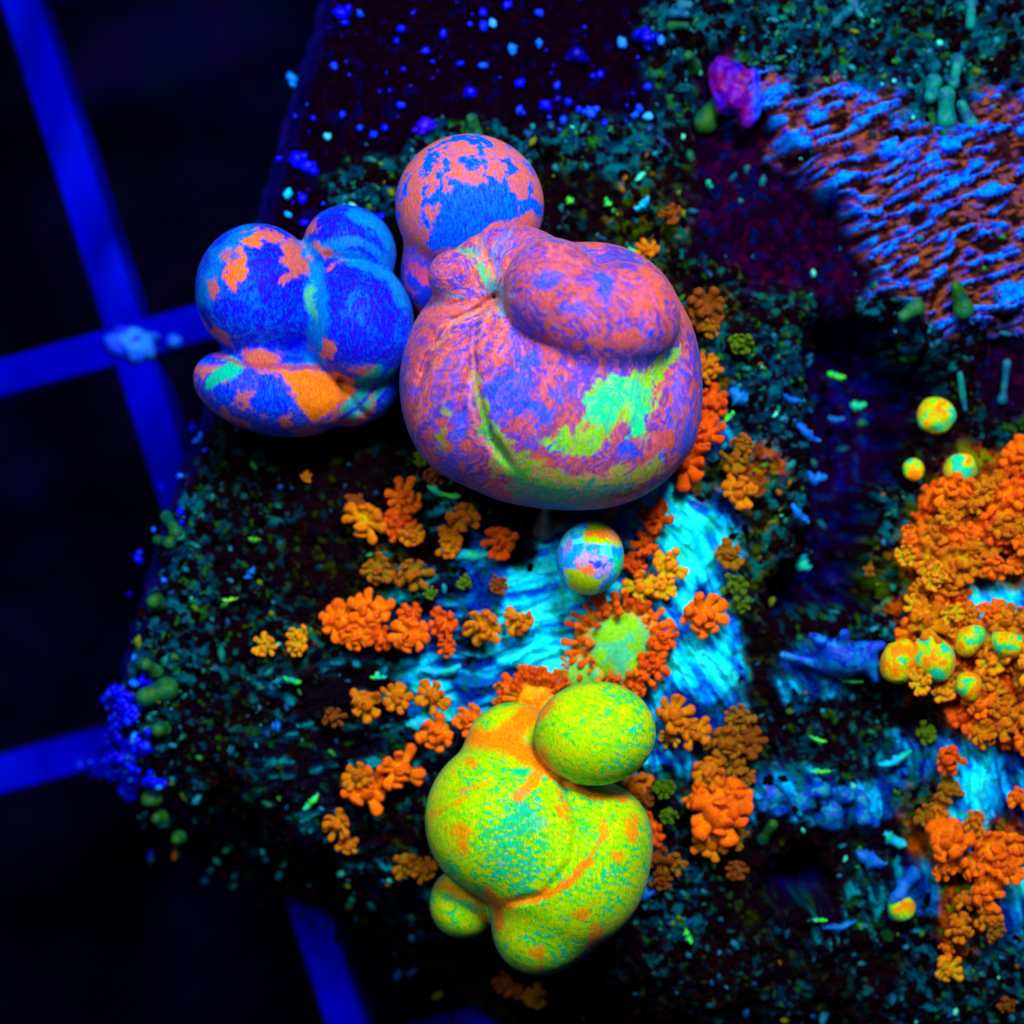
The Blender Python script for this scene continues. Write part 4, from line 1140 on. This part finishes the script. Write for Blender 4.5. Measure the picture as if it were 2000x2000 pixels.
# blue sand grains on the bare top-left part
items = []
x, y, w = cand(7000)
a, b = edge_sd(x, y)
k = (rng.random(len(x)) < w['U'] * .16 * np.where(y < 450, 1, .0) * np.where(a > 20, 1, 0))
for px, py in zip(x[k], y[k]):
    r = min(R.expovariate(1 / 2.2) + 1.6, 8)
    items.append((px, py, r * .6, r * R.uniform(.9, 1.5), r, r, R.uniform(0, 3.14), R.uniform(-.8, .8), R.choice([(0, 0, 150), (0, 4, 200), (0, 10, 235), (10, 0, 110), (0, 40, 255)])))
for (px, py, r, col) in [(562, 379, 9, (0, 190, 255)), (639, 267, 9, (60, 200, 255)), (652, 130, 9, (0, 50, 255)), (563, 420, 7, (0, 150, 255)), (570, 152, 11, (0, 120, 255)), (572, 165, 8, (0, 120, 255)), (703, 26, 7, (0, 70, 255)), (962, 46, 9, (40, 160, 255)), (945, 52, 10, (0, 30, 255)),
                         (1001, 97, 11, (0, 110, 255)), (1053, 25, 9, (0, 50, 255)), (1053, 85, 8, (0, 100, 255)), (1216, 85, 11, (20, 130, 255)), (945, 128, 9, (0, 70, 255)), (1291, 79, 8, (20, 110, 255)), (1266, 228, 10, (40, 160, 255)), (1248, 212, 8, (0, 60, 255)), (1154, 220, 13, (0, 60, 255)),
                         (866, 67, 9, (0, 10, 230)), (830, 100, 9, (0, 20, 240)), (900, 124, 7, (0, 20, 255)), (829, 246, 17, (40, 0, 235)), (783, 206, 9, (0, 30, 255)), (703, 250, 7, (0, 50, 255)), (669, 224, 7, (0, 40, 255)), (590, 380 + 8, 10, (0, 0, 220)), (992, 10, 10, (0, 10, 240)), (918, 180, 12, (0, 0, 240)), (1015, 163, 11, (0, 0, 240)),
                         (1088, 167, 8, (0, 40, 255)), (1172, 146, 9, (0, 10, 200)), (1266, 170, 9, (0, 40, 255)), (580, 312, 16, (0, 0, 245)), (600, 326, 13, (0, 10, 255)), (612, 335, 10, (0, 0, 240)), (545, 310, 7, (0, 0, 235)), (668, 26, 16, (0, 0, 240)), (672, 44, 9, (0, 0, 225)), (1127, 108, 17, (0, 0, 140)), (1265, 72, 16, (0, 0, 200)), (1245, 66, 10, (0, 0, 210)),
                         (595, 435, 9, (10, 0, 235)), (1110, 200, 9, (0, 20, 240)), (1065, 208, 12, (0, 0, 230)), (1240, 225, 8, (0, 80, 255)), (1015, 215, 9, (0, 60, 255)), (1100, 235, 9, (0, 60, 240))]:
    items.append((px, py, r * .5 + 3, r * R.uniform(1, 1.25), r * .85, r, R.uniform(0, 3.14), 0, col))
    if r > 11:
        for _ in range(4): items.append((px + R.uniform(-r, r), py + R.uniform(-r, r) * .7, 4, r * .5, r * .4, r * .4, 0, 0, col))
# corner clump at the lower left
for _ in range(330):
    cx, cy, sx, sy = R.choice([(245, 1405, 13, 14), (238, 1445, 15, 10), (262, 1462, 18, 7), (190, 1500, 14, 8), (215, 1508, 13, 7), (250, 1520, 10, 10), (245, 1548, 7, 6), (300, 1525, 9, 6), (232, 1355, 10, 8), (280, 1335, 7, 5), (228, 1480, 26, 24), (250, 1430, 26, 30)])
    r = R.uniform(2.5, 9.5)
    items.append((R.gauss(cx, sx), R.gauss(cy, sy), r * .7, r * R.uniform(1, 1.6), r, r, R.uniform(0, 3.14), 0, R.choice([(0, 0, 255), (0, 0, 240), (0, 20, 255), (0, 40, 255), (0, 0, 215)]) if R.random() > .03 else (0, 130, 255)))
for (px, py, r) in [(375, 835, 8), (385, 860, 10), (392, 850, 7), (352, 930, 7), (315, 950, 6), (352, 1000, 8), (355, 1018, 9), (270, 1092, 9), (272, 1080, 6), (320, 1133, 6), (300, 1035, 5), (252, 1160, 4), (262, 1285, 7), (400, 880, 6), (262, 1335, 10)]:
    items.append((px, py, 6, r * 1.1, r * .8, r, R.uniform(0, 3), 0, R.choice([(0, 0, 245), (0, 40, 255), (0, 100, 255)])))
scatter("sand_grains", "scattered bright blue sand grains on the bare left part of the rock", "sand", items, M_TURF)

# thin bright shell shards and torn skin flaps catching the lamp
def flap(px, py, ln, wd, rot, col, label):
    n, m = 9, 4
    V = []; z = max(rz(px, py), -1.8) + .28
    c0 = W(px, py, z); a = math.radians(-rot)
    rr = random.Random(int(px * 7 + py))
    prof = [(rr.uniform(.35, 1.25), rr.uniform(.35, 1.25)) for _ in range(n)]
    for k in range(n):
        t = k / (n - 1) * 2 - 1
        for side in (0, 1):
            for j in range(m):
                s = j / (m - 1) * 2 - 1
                w = wd / 100 * (1 - .6 * t * t) * prof[k][0 if s < 0 else 1]
                u = t * ln / 100; v = s * w + .18 * ln / 100 * t * t
                zz = .10 * (1 - s * s) + .05 * math.sin(t * 4 + px) - .05 * side
                V.append((u * math.cos(a) - v * math.sin(a), u * math.sin(a) + v * math.cos(a), zz))
    F = []
    q = lambda k, sd, j: (k * 2 + sd) * m + j
    for k in range(n - 1):
        for j in range(m - 1):
            F.append((q(k, 0, j), q(k, 0, j + 1), q(k + 1, 0, j + 1), q(k + 1, 0, j))[::-1])
            F.append((q(k, 1, j), q(k, 1, j + 1), q(k + 1, 1, j + 1), q(k + 1, 1, j)))
        F.append((q(k, 0, 0), q(k, 1, 0), q(k + 1, 1, 0), q(k + 1, 0, 0))); F.append((q(k, 1, m - 1), q(k, 0, m - 1), q(k + 1, 0, m - 1), q(k + 1, 1, m - 1)))
    V = np.array(V)
    c = mixc(np.tile(lin(col[0]), (len(V), 1)), lin(col[1]), sstep(.4, .6, noise3(V * 6 + px, 700)))
    o = obj("skin_flap", make_mesh("skin_flap", V, np.array(F), M_SPONGE, c), label=label, cat="tissue flap", group="thin bright skin flaps on the rock")
    o.location = c0
CY = ((0, 170, 230), (0, 190, 150)); GR = ((60, 220, 40), (0, 200, 160)); BU = ((0, 110, 200), (0, 80, 190))
for (px, py, ln, wd, rot, col, lb) in [
    (905, 1085, 45, 13, 8, CY, "cyan skin fold just below the paired amber polyps"), (865, 965, 34, 10, 18, GR, "green edged fold under the left rim of the largest mushroom"), (740, 1324, 16, 6, 0, GR, "small bright green shard below the long row of orange polyps"),
    (860, 1312, 40, 13, -4, CY, "long cyan fold right below the bright orange polyp"), (820, 1412, 26, 14, -20, CY, "cyan flap left of the polyp touching the lime mushroom"), (610, 1568, 20, 9, -45, GR, "green tipped flap on the lower left rock"),
    (570, 1330, 18, 8, 20, ((0, 170, 130), (40, 200, 60)), "teal shard left of the amber polyps on the left rock"), (540, 1420, 8, 16, 0, BU, "dim teal flap low on the left rock"), (525, 1120, 1, 1, 0, BU, ""), (1632, 736, 18, 9, 15, GR, "green and cyan shard left of the gap's top end"), (1675, 794, 15, 11, 0, GR, "cyan shard in the edge of the dark gap"),
    (1632, 820, 16, 8, 5, BU, "dull blue shard under the cyan one at the gap"), (1572, 845, 34, 11, 40, BU, "jagged blue flap among the turf left of the gap"), (1590, 934, 24, 14, 10, BU, "blue flap beside the middle of the dark gap"), (1570, 1100, 16, 16, 60, ((0, 150, 190), (0, 200, 140)), "triangular teal flap beside the gap, above the horned sponge"),
    (1440, 775, 20, 20, 30, BU, "rounded blue flap right of the red-orange polyps"), (1425, 815, 13, 9, -50, GR, "bright aqua chip right of the largest mushroom"), (1660, 1330, 24, 9, 12, GR, "green and aqua flap hanging below the horned sponge"), (1595, 1445, 18, 5, 20, GR, "thin green shard in the lower gap"), (1600, 1508, 20, 6, 2, GR, "second thin green shard just above the lumpy sponge"),
    (1750, 1485, 34, 11, -25, CY, "long cyan fold leading up from the lumpy sponge"), (1745, 1642, 24, 13, 30, CY, "cyan flap with bright tip below the gap's lower end"), (1700, 1680, 30, 18, 20, BU, "pale blue flap in the dark lower rock"), (1600, 1798, 14, 5, 0, GR, "tiny green shard low in the dark rock"), (1640, 1810, 34, 9, -12, BU, "long dim blue fold low between the two rocks"),
    (1770, 1730, 40, 22, -55, BU, "blue sloping flap left of the cream bubble"), (1342, 1828, 14, 8, 70, GR, "green shard right of the lime mushroom's foot"), (1640, 868, 1, 1, 0, BU, ""), (1410, 1528, 1, 1, 0, BU, ""), (1248, 500, 26, 9, 28, GR, "lime edge poking out behind the largest mushroom"), (1112, 392, 8, 9, 60, GR, "first green chip right of the round top bubble"),
    (1186, 396, 9, 10, 60, GR, "second green chip right of the round top bubble"), (1255, 400, 18, 10, -45, CY, "aqua chip above the largest mushroom's shoulder"), (1385, 360, 9, 7, 60, CY, "lone pale chip below the purple crust"), (1260, 1745, 26, 15, 0, BU, "blue flap beside the lime mushroom's right flank"), (640, 1560, 1, 1, 0, BU, ""), (1560, 1005, 24, 10, 50, BU, "narrow blue flap left of the gap's middle"), (1545, 780, 18, 8, 20, BU, "small blue flap over the turf"), (1220, 975, 28, 14, -30, BU, "blue tissue shred under the largest mushroom's right rim"),
    (450, 1172, 16, 6, -5, ((0, 150, 110), (120, 210, 30)), "pale green dash on the left turf"), (490, 1120, 14, 9, -50, BU, "grey teal chip on the left turf"), (497, 1055, 11, 8, 5, ((0, 130, 110), (60, 160, 40)), "green topped chip on the left turf"), (1385, 1175, 1, 1, 0, BU, "")]:
    if ln > 2: flap(px, py, ln, wd, rot, col, lb)
